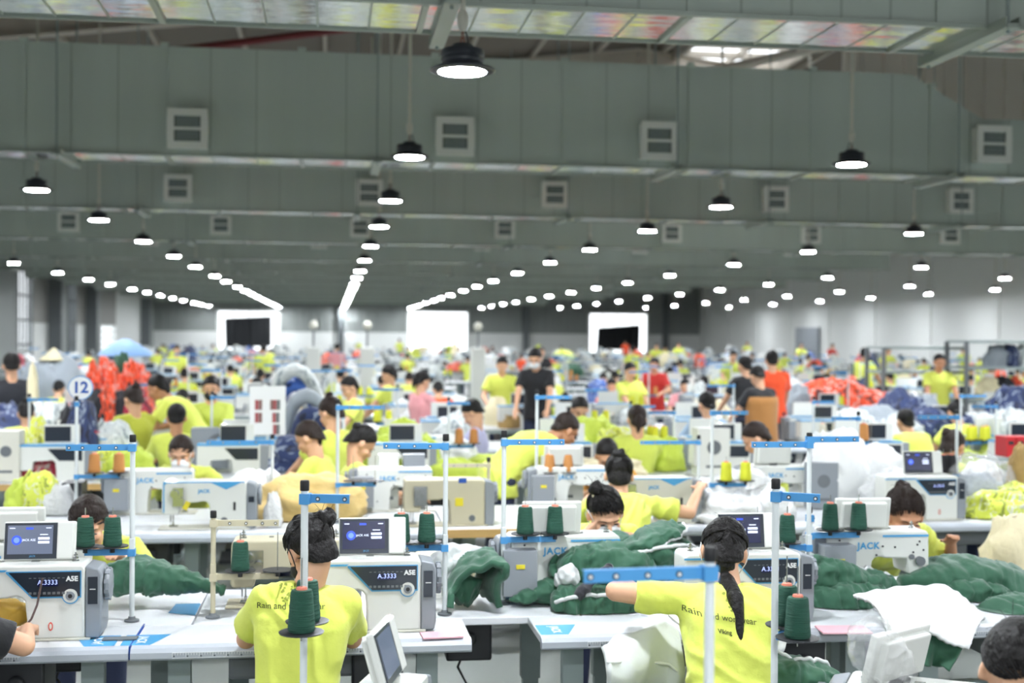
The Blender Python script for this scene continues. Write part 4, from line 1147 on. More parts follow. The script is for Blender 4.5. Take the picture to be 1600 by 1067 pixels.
# stands of the nearest row
stand(476, 3.72, 'thread stand in front of the seated worker with a messy bun', .13, -12, low=.975, low_side=.05, low_rz=200, cones=(None, None), plates=False, base=False, z0=.3)
stand(1212, 3.66, 'thread stand in front of the ponytailed worker', .13, -30, low=.975, low_side=.05, cones=(None, None), plates=False, base=False, z0=.3)
stand(1110, 2.487, 'nearest thread stand, blurred, its blue bar crossing the green pile', -.262, 4, plates=False, cones=(None, None), base=False, z0=.3)
def plate_and_cone(stand_px, Y, px, py, label, yoff):
    p = U(px, py, Y + yoff); r = .062
    st = [o for o in bpy.data.objects if o.get('label', '').startswith('thread stand in front of the ' + ('seated' if stand_px < 800 else 'ponytailed'))][0]
    b = M(); b.lathe([(0, 0), (r, .003), (r + .002, .007), (r - .002, .008), (.02, .005), (0, .005)], (p.x - st.location.x, p.y - st.location.y, p.z - .01), 28, closed=False); b.build('spool_plate', 'dark_plastic', st)
    M().cyl((p.x - st.location.x, p.y - st.location.y, p.z - .03), (p.x - st.location.x, p.y - st.location.y, p.z + .205), .0022, n=8).build('spindle', 'steel', st)
    k = M(); k.tube([(0, 0, p.z - .02), (p.x - st.location.x, p.y - st.location.y, p.z - .014)], .006, 8); k.build('lower_bar', 'blue_bar', st)
    c = make_cone('thread_green', label=label); c.location = (p.x, p.y, p.z - .0015)
plate_and_cone(476, 3.72, 471, 985, 'green thread cone in front of the lettered shirt, on the lower plate', -.07)
plate_and_cone(476, 3.72, 480, 968, 'green thread cone peeking out behind another cone before the lettered shirt', .07)
plate_and_cone(1212, 3.66, 1246, 994, 'green thread cone at the ponytailed worker, front one of two', -.07)
plate_and_cone(1212, 3.66, 1229, 974, 'green thread cone at the ponytailed worker, rear one of two', .07)
# beige thread stand of the facing row
st, pts = make_stand('beige thread stand between the two leading workers of the facing row', .762, 1.19, .27, -4, .93, None, True, mp='beige_paint', mb='beige_paint')
d = ray(333, 880); st.location = (d.x / d.y * 5.45, 5.45, 0)
X, Yy, zz = pts[0]; c = make_cone('thread_green', label='green thread cone on the beige stand'); c.location = (st.location.x + X, 5.45 + Yy, zz)

# ---- workers
y1 = 4.80
w1, i1 = person('person in a yellow lettered t-shirt with a messy black bun, sewing, seen from behind', U(484, 858, y1), 0, hair='bun', hairm='hair_black', hy=28, hp=26, ht=-8, sway=5, turn=0, detail=2, mask='mask_black', sc=.95, hs=1.12, sleeve=.6,
    lh=(-.05, .36, .90), rh=(.07, .35, .90), bun=(.05, -.088, .07), strands=240, lh_hint=(-.85, -.3, -1), rh_hint=(.85, -.3, -1))
back_print(i1, w1, [('MAP', 0, -.005, -.02, .0, 'ink_soft', 0), ('Rain and workwear', .031, .035, -.01, .004, 'ink', 0), ('C', .03, .08, 0, 0, 'ink', .001)])
y2 = 4.80
w2, i2 = person('person in a yellow lettered t-shirt with a long ponytail, one elbow raised, seen from behind', U(1131, 862, y2), 0, hair='ponytail', hairm='hair_black', hy=-12, hp=30, ht=6, sway=7, detail=2, mask='mask_white', sc=1.0, hs=1.06,
    fold=-35, lh=(-.27, .47, .96), rh=(.30, .60, .85), strands=240, lh_hint=(-1, -.1, .12), rh_hint=(.8, -.2, -.9))
back_print(i2, w2, [('MAP', 0, .012, .03, .0, 'ink_soft', 0), ('Rain and workwear', .032, .062, -.02, .003, 'ink', 0), ('Viking', .02, .11, -.02, 0, 'ink', .0005)], slope=.14)
w3, i3 = person('person bent over green cloth behind two green thread cones', U(138, 818, 6.4), 180, hair='tied', hairm='hair_brown', hp=26, hy=6, detail=2, sc=1.0, hs=1.1, lh=(-.2, .52, .85), rh=(.12, .5, .84), strands=160)
w4, i4 = person('person with a cream scrunchie bowing over the green garment pile, face mask on', U(946, 802, 6.4), 180, hair='bun', hairm='hair_black', hp=32, hy=4, ht=4, detail=2, sc=1.0, hs=1.12, mask='mask_white', lh=(-.16, .5, .9), rh=(.1, .45, .95), bun=(.045, -.03, .125), strands=160)
b = M(); b.lathe([(.022, -.012), (.034, -.006), (.036, .006), (.024, .012)], n=16, closed=False); s_ = b.build('scrunchie', CLOTHS['g_cream'], w4, smooth=180); s_.location = i4['hc'] + i4['Hm'] @ Vector((.04, -.026, .105)); s_.rotation_euler = (i4['Hm']).to_euler()
w5, i5 = person('person with a high dark bun bowing over a machine with blue lettering', U(1413, 806, 6.45), 180, hair='bun', hairm='hair_brown', hp=24, hy=-4, detail=2, sc=1.12, hs=1.08, lh=(-.3, .5, .84), rh=(.16, .52, .84), bun=(-.005, -.075, .10), strands=200, skin='skin_deep')
# bottom corner: forehead and parted hair of somebody close to the camera
w6, i6 = person('person with parted black hair at the bottom picture corner', U(1592, 1052, 2.9), 160, hair='tied', hp=30, hy=0, ht=-6, detail=2, sc=1.05, strands=260, shirt='shirt_black', lh=(-.15, .36, .42), rh=(.15, .36, .42), lh_hint=(-.2, -.5, -1), rh_hint=(.2, -.5, -1))
w7, i7 = person('person in a black sleeve cropped by the picture edge, elbow on the front table', U(-130, 880, 4.75), -8, hair='tied', detail=2, shirt='shirt_black', hp=20, lh=(-.2, .6, .85), rh=(.30, .52, .84), sleeve=.7, rh_hint=(1, -.3, -.4))

# striped cord over the first machine
a = U(66, 905, 5.1)
tag(M().tube([U(67, 898, 5.14), U(66, 905, 5.09), U(62, 925, 5.085), U(58, 945, 5.08), U(49, 967, 5.07), U(40, 978, 5.06), U(25, 990, 5.06), U(14, 998, 5.05)], .0042, 8).build('braided_cord', mat('cord_twist', '#5A4A48', .7, vary=.9, vscale=90)), 'black and white twisted cord hanging over the first machine', 'cord')

def pl(P, u):
    t = u * (len(P) - 1); i = min(int(t), len(P) - 2); return P[i].lerp(P[i + 1], t - i)
# ---- green padded garments
GG = 'g_green'
def L(label, pts, seed=0, m=GG, trim=None, floorz=.764, **k):
    return lump('padded_garment', label, [(U(x, y, Y), w, h) for x, y, Y, w, h in pts], m, 'garment', seed, floorz=floorz, trim=trim, **k)
L('green padded garment trailing from the arm of the worker behind the cones', [(150, 902, 5.78, .08, .05), (200, 900, 5.72, .11, .075), (250, 903, 5.68, .09, .06), (300, 912, 5.66, .06, .038), (352, 922, 5.66, .03, .02)], 1)
L('white lining of the green garment beside the first facing worker', [(138, 882, 5.98, .06, .03), (165, 884, 5.95, .06, .04), (190, 888, 5.9, .03, .03)], 2, 'g_lining', name='x') if False else None
fp = [(696, 936), (697, 912), (707, 890), (728, 872), (752, 861), (767, 861), (764, 876), (752, 892), (749, 912), (752, 934)]
fo = [U(x, y, 5.62) for x, y in fp]
drape('padded_garment', 'folded green padded garment arched open behind the second machine', lambda u, v: pl(fo, u) + Vector((.06 * v * u, .03 - .26 * v + .05 * math.sin(u * 8), -.02 * v * math.sin(3 * u))) if True else 0, 60, 20, 'g_green', 'garment', .028, .014, 12)
L('green folds filling the arched garment behind the second machine', [(705, 925, 5.55, .05, .05), (725, 920, 5.56, .06, .06), (746, 926, 5.58, .05, .045)], 3, amp=.02)
L('white lining sheet curving over the folded green garment', [(672, 908, 5.6, .03, .05), (690, 893, 5.6, .03, .09), (712, 876, 5.66, .03, .08), (757, 860, 5.7, .02, .02)], 4, 'g_lining', quilt=0)
L('green garment tongue lying on the table beside the blue plastic bag', [(796, 938, 5.52, .02, .012), (830, 930, 5.55, .05, .03), (880, 918, 5.6, .09, .05), (930, 910, 5.62, .09, .06)], 5)
L('lowest green padded bundle at the front of the pile', [(862, 946, 5.40, .06, .05), (900, 942, 5.42, .08, .075), (950, 940, 5.42, .09, .07), (1010, 944, 5.42, .08, .06)], 6, trim='g_lining')
L('green bundle tied with dark fabric in the middle of the pile', [(858, 890, 5.64, .06, .07), (905, 893, 5.6, .11, .10), (960, 888, 5.58, .13, .11), (1020, 900, 5.6, .12, .10)], 7)
L('green sleeve running along the back of the pile', [(866, 862, 5.86, .05, .05), (905, 862, 5.85, .07, .065), (960, 858, 5.82, .08, .07), (1010, 868, 5.8, .08, .07)], 8)
L('green panel flap raised on top of the pile with a pale edge', [(967, 872, 5.66, .05, .04), (1000, 848, 5.64, .12, .035), (1035, 830, 5.66, .12, .03), (1064, 817, 5.7, .05, .012)], 9, trim=('g_lining', .93))
L('green garment with pale lining showing, under the raised flap', [(975, 885, 5.6, .07, .07), (1020, 870, 5.6, .1, .07), (1060, 862, 5.64, .09, .05), (1090, 868, 5.68, .05, .03)], 10, trim=('g_lining', .12))
L('pale lining bundle tucked in the green pile', [(866, 912, 5.5, .03, .03), (884, 902, 5.48, .05, .05), (905, 897, 5.47, .03, .04)], 11, 'g_lining')
L('dark fabric strip knotted over the green pile', [(900, 935, 5.36, .015, .008), (915, 918, 5.36, .03, .012), (935, 900, 5.36, .025, .012), (955, 884, 5.40, .01, .01)], 12, 'g_black', quilt=0, floorz=None)
L('green padded garment spread on the table behind the near thread stand', [(1232, 905, 5.5, .07, .09), (1285, 900, 5.52, .11, .08), (1340, 910, 5.55, .11, .06), (1400, 915, 5.58, .08, .045)], 13, trim=('g_lining', .3))
L('green bundle beside the partly hidden sewing machine', [(1262, 955, 5.42, .05, .06), (1300, 940, 5.44, .12, .09), (1345, 935, 5.46, .12, .07), (1380, 930, 5.5, .06, .05)], 14)
L('large green garment heaped under the hands of the high-bun worker', [(1405, 908, 5.66, .06, .04), (1450, 906, 5.66, .16, .075), (1510, 902, 5.66, .19, .09), (1570, 912, 5.66, .19, .085), (1640, 918, 5.66, .12, .07)], 15, amp=.018, freq=6)
L('green garment fold behind the white quilted panel', [(1470, 930, 5.5, .06, .05), (1520, 928, 5.5, .11, .07), (1575, 945, 5.5, .1, .06)], 16)
L('green garment hanging over the table by the picture edge', [(1555, 985, 5.2, .07, .04), (1575, 962, 5.25, .12, .07), (1620, 960, 5.3, .12, .08)], 17)
# white quilted panel over the green garment, falling over the table edge
TLq, TRq = [U(1333, 934, 5.12), U(1400, 918, 5.28), U(1475, 916, 5.3), U(1508, 938, 5.2), U(1538, 968, 5.0)], [U(1386, 990, 4.9), U(1420, 982, 4.86), U(1458, 992, 4.84), U(1485, 1004, 4.84), U(1512, 1016, 4.84)]
def quiltf(u, v):
    a, c = pl(TLq, u), pl(TRq, u); p = a.lerp(c, v); bul = math.sin(math.pi * v) * .05
    seam = .006 * (abs(((v * 5) % 1) - .5) < .08)
    return p + Vector((0, -bul * .5, bul - seam + .002 * math.sin(u * 60)))
drape('quilted_panel', 'white quilted panel draped over green garments at the table edge', quiltf, 60, 40, 'g_white', 'garment', .014, .008, 9)
TL2, TR2 = [U(1381, 984, 4.93), U(1425, 976, 4.92), U(1460, 985, 4.92), U(1512, 1000, 4.90)], [U(1392, 1030, 4.9), U(1425, 1035, 4.87), U(1452, 1040, 4.89), U(1478, 1046, 4.86)]
drape('padded_garment', 'green garment hanging below the white quilted panel', lambda u, v: pl(TL2, u).lerp(pl(TR2, u), v) + Vector((0, -.03 * math.sin(u * 14) * v, 0)), 40, 24, 'g_green', 'garment', .014, .014, 11)
# on the lap of the ponytailed worker
tp = [U(942, 1012, 4.62), U(962, 1000, 4.7), U(995, 986, 4.78), U(1035, 976, 4.84), U(1060, 990, 4.84)]
bt = [U(946, 1130, 4.62), U(975, 1140, 4.66), U(1005, 1150, 4.7), U(1040, 1150, 4.74), U(1060, 1150, 4.78)]
dr = drape('lined_garment', 'pale grey lined garment hanging beside the lap of the ponytailed worker', lambda u, v: pl(tp, u).lerp(pl(bt, u), v) + Vector((0, -.10 * math.sin(math.pi * min(1, v * 1.6)) * (1 - u * .4) + .02 * math.sin(u * 9 + v * 5), .0)), 50, 40, 'pale_lining', 'garment', .02, .012, 7)
M().tube([pl(tp, k / 20).lerp(pl(bt, k / 20), .12 + .25 * k / 20) + Vector((0, -.075 - .01 * math.sin(k * .5), 0)) for k in range(21)], .006, 8).build('seam_piping', 'g_white', dr, smooth=180)
L('white bunched fabric at the right hand of the ponytailed worker', [(1172, 1010, 4.86, .05, .05), (1195, 1004, 4.86, .08, .06), (1225, 1012, 4.84, .05, .04)], 19, 'g_white', floorz=None, quilt=0, amp=.025)
L('green garment hanging below the table near the ponytailed worker', [(1165, 1075, 4.8, .1, .10), (1215, 1058, 4.76, .14, .08), (1270, 1062, 4.76, .12, .06), (1318, 1082, 4.8, .06, .05)], 20, floorz=None, trim=('g_lining', .25))
# pink slips, blue plastic bag, cardboard
def slab(label, px, py, z, w, d, h, m, rz=0, name='paper_slip', cat='paper'):
    p = Z(px, py, z); return tag(M().box((0, 0, h / 2), (w, d, h)).build(name, m, loc=(p.x, p.y, z), rz=rz, smooth=None), label, cat)
mat('pink_paper', '#EDB9C4', .7); mat('yellow_envelope', '#E3B94E', .6, bump=.3, bscale=8); mat('cardboard', '#C79A5C', .8)
slab('pink paper slips beside the second sewing machine', 690, 993, .7635, .16, .10, .006, 'pink_paper', 4)
slab('pink paper slips beside the partly hidden sewing machine', 1318, 985, .7635, .2, .13, .006, 'pink_paper', -6)
slab('dark flat tray at the base of the first machine', 188, 998, .7635, .13, .05, .004, 'mid_grey', 0, 'tray', 'tray')
lump('work_piece', 'yellow cloth folded under the arm of the first machine', [(U(-40, 960, 5.3), .06, .045), (U(5, 958, 5.28), .08, .05), (U(48, 962, 5.27), .05, .03)], 'yellow_envelope', 'garment', 31, floorz=.764, amp=.01, quilt=0)
bagf = [(765, 932, 5.7, .03, .02), (800, 922, 5.7, .08, .035), (830, 918, 5.7, .07, .045), (842, 906, 5.72, .03, .05)]
mat('plastic_blue', '#A9CDF2', .15, alpha=.75, bump=.9, bscale=14, coat=.5)
lump('plastic_bag', 'light blue plastic bag lying before the grey motor box', [(U(x, y, Y), w, h) for x, y, Y, w, h in bagf], 'plastic_blue', 'bag', 40, floorz=.764, amp=.02, quilt=0)
# clear film over the nearest wrapped screen
lump('plastic_cover', 'clear crumpled plastic film over a screen', [(U(1400, 1085, 3.42), .04, .05), (U(1385, 1040, 3.42), .07, .06), (U(1362, 1000, 3.42), .085, .06), (U(1345, 968, 3.44), .08, .03)], 'plastic_film', 'plastic cover', 41, quilt=0, amp=.016, freq=14)
# behind the messy bun: kraft paper and beige boxes under the beige stand
lump('work_piece', 'cream cloth folded on the table behind the folded green garment', [(U(640, 886, 5.95), .08, .05), (U(690, 882, 5.95), .12, .06), (U(745, 888, 5.95), .08, .05)], 'g_cream', 'garment', 42, floorz=.764, quilt=0)
# ================================================================== MIDDLE ROWS
ROWC, ROWE, ROWG = 7.75, 10.35, 13.1
def px_x(px, Y):
    d = ray(px, 522); return d.x / d.y * Y
def table_line(Y, n0, x0, w, labelf, wood=(), far=False, two=True):
    for i in range(n0):
        xa = x0 + i * w
        for side in ((-1, 1) if two else (-1,)):
            ya, yb = (Y, Y + .55) if side < 0 else (Y + .556, Y + 1.11)
            make_table(xa + .004, xa + w - .004, ya, yb, labelf(i, side), lip=side if two else -1, ruler=False, wood=(i in wood and side < 0), box=not far, legs=True)
def nm(i): return OW[i]
table_line(ROWC, 6, px_x(-40, ROWC), 1.37, lambda i, s: '%s table of the third sewing row, %s, counted from the windowed side' % (nm(i), 'near half' if s < 0 else 'rear half'), wood=(2,))
table_line(ROWE, 8, px_x(-60, ROWE), 1.37, lambda i, s: '%s table of the fifth sewing row, %s, counted from the windowed side' % (nm(i), 'near half' if s < 0 else 'rear half'), wood=(0, 1))
table_line(ROWG, 9, px_x(-60, ROWG), 1.37, lambda i, s: '%s table of the seventh sewing row, %s, counted from the windowed side' % (nm(i), 'near half' if s < 0 else 'rear half'), far=True)

mach(388, 818, 'vee', 0, 'white sewing machine with a blue arrow-shaped trim and grey end box', monitor=False, Y=7.97, detail=1)
mach(757, 818, 'beige', 0, 'beige sewing machine with a blue tape patch on top', body='beige_paint', monitor=False, Y=7.97, detail=1)
mach(1078, 826, 'vee', 0, 'cream sewing machine with a glowing grey display, beside the bun-haired worker', body='cream_plastic', monitor=False, Y=7.95, detail=1)
mach(1489, 828, 'panel', 0, 'white sewing machine with a lit screen behind the high-bun worker', Y=7.95, detail=1)
mach(560, 790, 'panel', 180, 'white sewing machine with a grey motor box and a round black knob', monitor=False, Y=8.65, detail=1)
mach(182, 792, 'panel', 180, 'white sewing machine in front of the worker with a white mask', monitor=False, Y=8.65, detail=1)
mach(838, 798, 'panel', 180, 'white sewing machine below the orange thread cones', Y=8.65, detail=1)
mach(1165, 800, 'panel', 180, 'white sewing machine behind the heap of clear plastic', Y=8.65, detail=1)
BANDS = [(5.0, 6.05), (7.75, 8.86), (10.35, 11.46), (13.1, 14.21), (15.9, 17.0), (18.7, 19.8), (21.5, 22.6)]
def snap(Y, m=.2):
    """nearest depth that lies over a table"""
    best = min(((min(max(Y, a + m), b_ - m)) for a, b_ in BANDS), key=lambda q: abs(q - Y)); return best
# backs of grey screens and control boxes in the middle rows
def ctrl(px, py, Y, w, h, label, m='grey_plastic', d=.1, z0=None):
    Y0 = Y; Y = snap(Y, .12); w *= Y / Y0; x = px_x(px, Y); zt = U(px, py, Y).z; z0 = .765 if z0 is None else z0
    b = M(); b.box((0, 0, (zt - z0) / 2), (w, d, zt - z0)); b.cyl((0, -d / 2, (zt - z0) * .6), (0, -d / 2 - .004, (zt - z0) * .6), w * .22, n=16, mi=1); b.box((0, -d / 2 - .001, (zt - z0) * .2), (w * .5, .003, .02), mi=1)
    return tag(b.build('control_cabinet', [m, 'mid_grey'], loc=(x, Y, z0), smooth=None, bevel=.012), label, 'control box')
ctrl(648, 709, 9.5, .16, .3, 'grey box with a round fan, on the table beside the hair clip worker')
ctrl(608, 709, 9.45, .15, .3, 'white screen housing beside the grey fan box', 'white_plastic')
ctrl(1285, 722, 8.5, .21, .3, 'grey box with a round fan, before the heap of white fabric')
ctrl(15, 672, 10.6, .2, .3, 'cream machine tower with a dark display and red light', 'cream_plastic', .2)
ctrl(345, 668, 12.0, .5, .3, 'grey machine housing behind the whiteboard post', 'grey_plastic', .22)
ctrl(118, 752, 9.0, .13, .2, 'black waste box standing at the sign pole', 'dark_plastic', .2)
ctrl(880, 712, 8.9, .0 + .3, .2, 'white screen seen from behind, under the orange cones', 'white_plastic', .05)
ctrl(1112, 668, 10.6, .28, .3, 'white device box beside the lime-shirted worker', 'white_plastic', .2)

# stands of the middle rows
def mst(px, Y, label, arm, low=None, low_side=None, cones=(None, None), top=1.51, two=None, rz=0, mp='pole_white', mb='blue_bar', lrz=0):
    Y = snap(Y, .08)
    return stand(px, Y, label, arm, rz, low if low else 1.0, low_side if low_side else .01, lrz, cones, plates=low is not None, top=top, two=two, mp=mp, mb=mb)
mst(119, 8.5, 'white pole carrying the round number twelve sign', .02, 1.02, .27, ('thread_orange', 'thread_orange'), top=1.52)
mst(425, 8.5, 'white pole before the whiteboard with its bar over the masked worker', -.42, top=1.27)
mst(527, 8.1, 'white pole between two bowing workers with a bar above and below', .29, 1.0, .24, (None, None), top=1.52)
mst(838, 8.6, 'white pole beside the short-haired worker, its orange cones below', .24, .99, .22, ('thread_orange', 'thread_orange'), top=1.56)
mst(1091, 8.7, 'white pole with a long bar in front of the yellow vest pile', -.42, top=1.24)
mst(1112, 8.0, 'white pole beside the plastic heap with yellow cones below', .24, .99, .23, ('thread_yellow', 'thread_yellow'), top=1.49)
mst(1494, 8.3, 'white pole near the lit screen with black cones on its bracket', -.28, 1.0, -.1, ('thread_dark', 'thread_dark'), top=1.44)
mst(1340, 9.2, 'short pole among the white fabric with an orange-brown cone', -.2, 1.18, .1, ('thread_orange', None), top=1.4)
st, pts = make_stand('beige stand over the taped beige machine', .762, 1.14, -.30, 0, .9, None, False, mp='beige_paint', mb='beige_paint'); st.location = (px_x(765, 8.2), 8.2, 0)
for px, Y, arm, top, c, w in ((1270, 12, .2, 1.38, 'thread_cream', 'before the orange garments'), (1145, 13.4, -.3, 1.45, 'thread_cream', 'near the brown apron'), (330, 12.1, .2, 1.42, 'thread_yellow', 'behind the whiteboard'), (700, 10.8, .18, 1.4, 'thread_orange', 'beside the lavender shirt'), (985, 11.0, .22, 1.36, 'thread_yellow', 'behind the yellow vest pile'), (915, 13.4, .24, 1.4, 'thread_yellow', 'behind the hooded worker'), (1052, 11.1, -.24, 1.3, 'thread_yellow', 'before the light blue shirt'), (45, 12, .24, 1.4, 'thread_cream', 'by the navy heap'), (1555, 11, -.24, 1.36, 'thread_yellow', 'beside the red bins'), (1500, 10.9, .25, 1.46, 'thread_yellow', 'above the clear bag'), (620, 13.5, -.26, 1.4, 'thread_yellow', 'over the lime vests'), (210, 13.3, .26, 1.45, 'thread_yellow', 'behind the olive shirt')):
    mst(px, Y, 'thread stand with two cones ' + w, arm, 1.0, math.copysign(.22, arm), (c, c), top=top)
# number sign on its pole
c = U(126, 606, 8.5); t = empty('number_sign', c, 0, 'round white sign reading 12 on top of the white pole', 'sign')
M().cyl((0, .01, 0), (0, -.006, 0), .072, n=32).build('sign_disc', 'print_white', t, smooth=30)
M().cyl((0, .012, 0), (0, -.004, 0), .077, n=32).build('sign_rim', 'blue_bar', t, smooth=30)
lettering('12', .1, 'deep_blue', (0, -.008, 0), FRONT, t, bold=.003)
M().box((-.02, .0, -.10), (.012, .006, .08)).build('sign_bracket', 'pole_white', t, smooth=None)
# whiteboard with swatches
a, b2 = U(390, 603, 10.9), U(446, 680, 10.9); w_, h_ = b2.x - a.x, a.z - b2.z
t = empty('swatch_board', (a.x + w_ / 2, 10.9, b2.z), 4, 'white board with red and grey colour swatches on a post', 'board')
M().box((0, 0, h_ / 2), (w_, .02, h_)).build('board_panel', 'print_white', t, smooth=None, bevel=.003)
mat('sw_a', '#A8585A', .7); mat('sw_b', '#8A6A66', .7); mat('sw_c', '#6E7476', .7)
b = M()
for (sx, sz, k) in ((-.3, .62, 0), (-.2, .62, 1), (.12, .62, 1), (.2, .62, 0), (.3, .62, 2), (-.3, .36, 0), (-.2, .36, 1), (.18, .36, 0), (.28, .36, 2), (.2, .12, 0), (.29, .12, 2)):
    b.box((sx * w_, -.012, sz * h_), (w_ * .095, .003, h_ * .2), mi=k)
b.build('colour_print', ['sw_a', 'sw_b', 'sw_c'], t, smooth=None)
M().cyl((0, .02, -b2.z), (0, .02, .1), .012, n=10).build('board_post', 'pole_white', t)

# ---- people of the middle rows
def P(label, px, py, Y, face, **k):
    k.setdefault('hs', 1.05); return person(label, U(px, py, Y), face, **k)
P('person in yellow with a loose bun, seated beyond the green pile, back turned, arm out', 967, 742, 7.65, -10, hair='bun', hp=16, detail=2, strands=120, rh=(.5, .45, 1.0), lh=(-.2, .5, .9), rh_hint=(.6, -.3, -.4), bun=(0, -.07, .105), group=None)
P('person with a white face mask and tied hair, facing the camera', 283, 708, 9.35, 176, hair='tied', hp=22, detail=2, mask='mask_white', hairm='hair_brown', lh=(-.25, .55, .9), rh=(.2, .5, .85), strands=100)
P('person in amber with cropped hair behind the bun-haired worker', 948, 712, 9.3, 168, hair='short', hp=35, detail=1, shirt='shirt_amber')
P('person with a fade haircut in a yellow shirt, leaning over in profile', 884, 672, 9.4, -72, hair='short', hp=38, detail=2, pose='stand', hairm='hair_brown', skin='skin_deep', lh=(-.1, .55, .95), rh=(.15, .5, .95), sc=1.0)
P('person with a pink hair clip and black bun, bending in profile', 565, 692, 9.0, -80, hair='bun', hp=44, detail=1, bun=(0, -.1, .06))
P('person in yellow reaching left over black work pieces', 482, 684, 9.55, 70, hair='tied', hp=34, detail=1, hairm='hair_brown')
P('person in yellow with piled brown hair, standing behind the reaching worker', 516, 645, 10.1, 50, hair='bun', hp=24, detail=1, hairm='hair_brown', bun=(0, -.04, .11))
P('person with dark wavy hair and blue cuffs in yellow, in profile', 1180, 685, 9.5, 78, hair='tied', hp=36, detail=1, hairm='hair_brown')
P('person in yellow seen from behind, broad shoulders, beyond the long table', 1414, 658, 12.3, 8, hair='short', hp=10, detail=1)
P('person with a brown top knot beside the white pole', 1490, 697, 9.3, -60, hair='bun', hp=20, detail=1, hairm='hair_brown', skin='skin_deep', bun=(-.02, -.09, .07))
P('person in a lavender shirt bending over lime work pieces', 738, 645, 11.95, 74, hair='short', hp=38, detail=1, shirt='shirt_lavender')
P('person in yellow sitting with back to the camera behind the masked worker', 276, 652, 11.7, 4, hair='short', hp=14, detail=1, skin='skin_deep')
P('person standing in profile in yellow behind the seated back', 246, 606, 12.75, 75, hair='tied', hp=24, pose='stand', detail=1, skin='skin_deep')
P('person in an olive shirt with a curly bun', 208, 624, 12.3, 40, hair='bun', hp=24, detail=1, shirt='shirt_olive', hairm='hair_brown')
P('person with a dark beard-like mask sitting behind the swatch board pole', 330, 607, 12.95, 180, hair='short', hp=14, detail=1, mask='mask_black', shirt='shirt_lime')
P('person with a dark hood near the yellow vest pile', 906, 640, 12.3, 180, hair='tied', hp=30, detail=1, shirt='shirt_black')
P('person in yellow with a bowl-shaped brown cut, back turned by the white lamp', 995, 655, 10.9, 0, hair='tied', hp=10, detail=1, hairm='hair_brown', shirt='shirt_lime')
P('person in a light blue shirt, back turned', 1104, 632, 12.4, 14, hair='short', hp=16, detail=1, shirt='shirt_blue')
P('person in a brown apron standing over a table', 1183, 588, 13.9, 20, hair='short', hp=30, detail=1, pose='stand', lean=8, sc=.94, shirt='shirt_black', trousers='shirt_brown')
ap = [o for o in bpy.data.objects if o.get('label', '') == 'person in a brown apron standing over a table'][0]
b = M(); pr_ = [(.2, .62), (.205, .8), (.19, 1.0), (.2, 1.2), (.19, 1.28)]
b.lathe(pr_, n=24, closed=False); b.v = [(x, y * .82 + .03, z) for x, y, z in b.v]; q = b.build('apron', 'shirt_brown', ap, smooth=180); q.modifiers.new('thick', 'SOLIDIFY').thickness = .01
P('person in an orange t-shirt standing with back turned', 1206, 563, 15.5, -10, hair='short', hp=10, detail=1, lean=4, pose='stand', shirt='shirt_orange')
P('person all in black standing beside the apron wearer', 1163, 571, 15.2, 20, hair='short', hp=10, detail=1, lean=5, pose='stand', sc=.95, shirt='shirt_black')
P('tall person in black bending over dark work, mask on', 836, 560, 15.5, 160, hair='short', hp=30, detail=1, lean=12, pose='stand', shirt='shirt_black', mask='mask_white')
P('person in yellow standing by the white wall', 1352, 553, 22.95, -60, hair='short', hp=8, detail=1, lean=4, pose='stand', skin='skin_deep')
P('person in yellow under a red cap near the racks', 1468, 566, 17.4, 170, hair='short', hp=14, detail=1, lean=4, pose='stand', skin='skin_deep')
P('person in a black vest over blue sleeves near the navy heap', 18, 571, 14.5, 20, hair='short', hp=14, detail=1, pose='sit', shirt='vest_dark', sc=1.1)
P('person in yellow working behind the navy arched jackets', 545, 605, 14.6, 120, hair='tied', hp=30, detail=1)
P('person in yellow with orange work in hand, middle of the hall', 607, 585, 17.4, 70, hair='tied', hp=24, detail=1)
P('person in pale pink before the grey screen', 660, 596, 15.35, -60, hair='tied', hp=20, detail=1, shirt='shirt_pink')
P('person in red standing below the curtained opening', 1022, 570, 21, 150, hair='short', hp=16, detail=1, shirt='shirt_red', pose='stand', lean=5)
P('person in yellow beside the red shirt wearer', 985, 580, 17.5, 200, hair='short', hp=14, detail=1)

# ---- cloth heaps
BL = [crumple(i, k, 40 if i < 4 else 26, 26 if i < 4 else 18) for k in ('heap', 'flat', 'tall') for i in range(5)]
KI = {'heap': 0, 'flat': 5, 'tall': 10}
cnt = [0]
def G(label, px, py, Y, w, h, m, kind='heap', z=.766, rz=None, d=None, group=None, name='garment', cat='garment'):
    """one crumpled piece: px centre, py base line only informs the reader, w width in metres, h height"""
    if abs(z - .766) < 1e-6 and Y > 7:
        Y0 = Y; Y = snap(Y); w *= Y / Y0; h = CAM_H - (CAM_H - .766 - h) * Y / Y0 - .766 if Y > Y0 else h * Y / Y0
    cnt[0] += 1; me = BL[KI[kind] + cnt[0] % 5]
    o = bpy.data.objects.new(name, me); COL.objects.link(o)
    o.location = (px_x(px, Y), Y, z); hz = {'heap': .5, 'flat': .22, 'tall': .8}[kind]
    o.scale = (w, d or w * .8, h / hz); o.rotation_euler.z = R(rz if rz is not None else random.uniform(0, 360)) if not rz == 0 else 0
    recolor(o, m); return tag(o, label, cat, group)
G('tan kraft cloth heaped behind the messy bun worker', 485, 790, 8.35, .62, .26, 'g_kraft', 'heap', rz=0)
G('tan cloth sheet lying beside the arrow-trimmed machine', 452, 770, 8.6, .4, .2, 'g_kraft', 'flat', rz=0)
G('white cloth arching over the table before the whiteboard', 405, 750, 8.6, .42, .26, 'g_white', 'heap', rz=0)
G('light blue water bag beside the arrow-trimmed machine', 428, 828, 7.95, .14, .2, 'plastic_cloudy', 'tall', rz=0, name='plastic_bag', cat='bag')
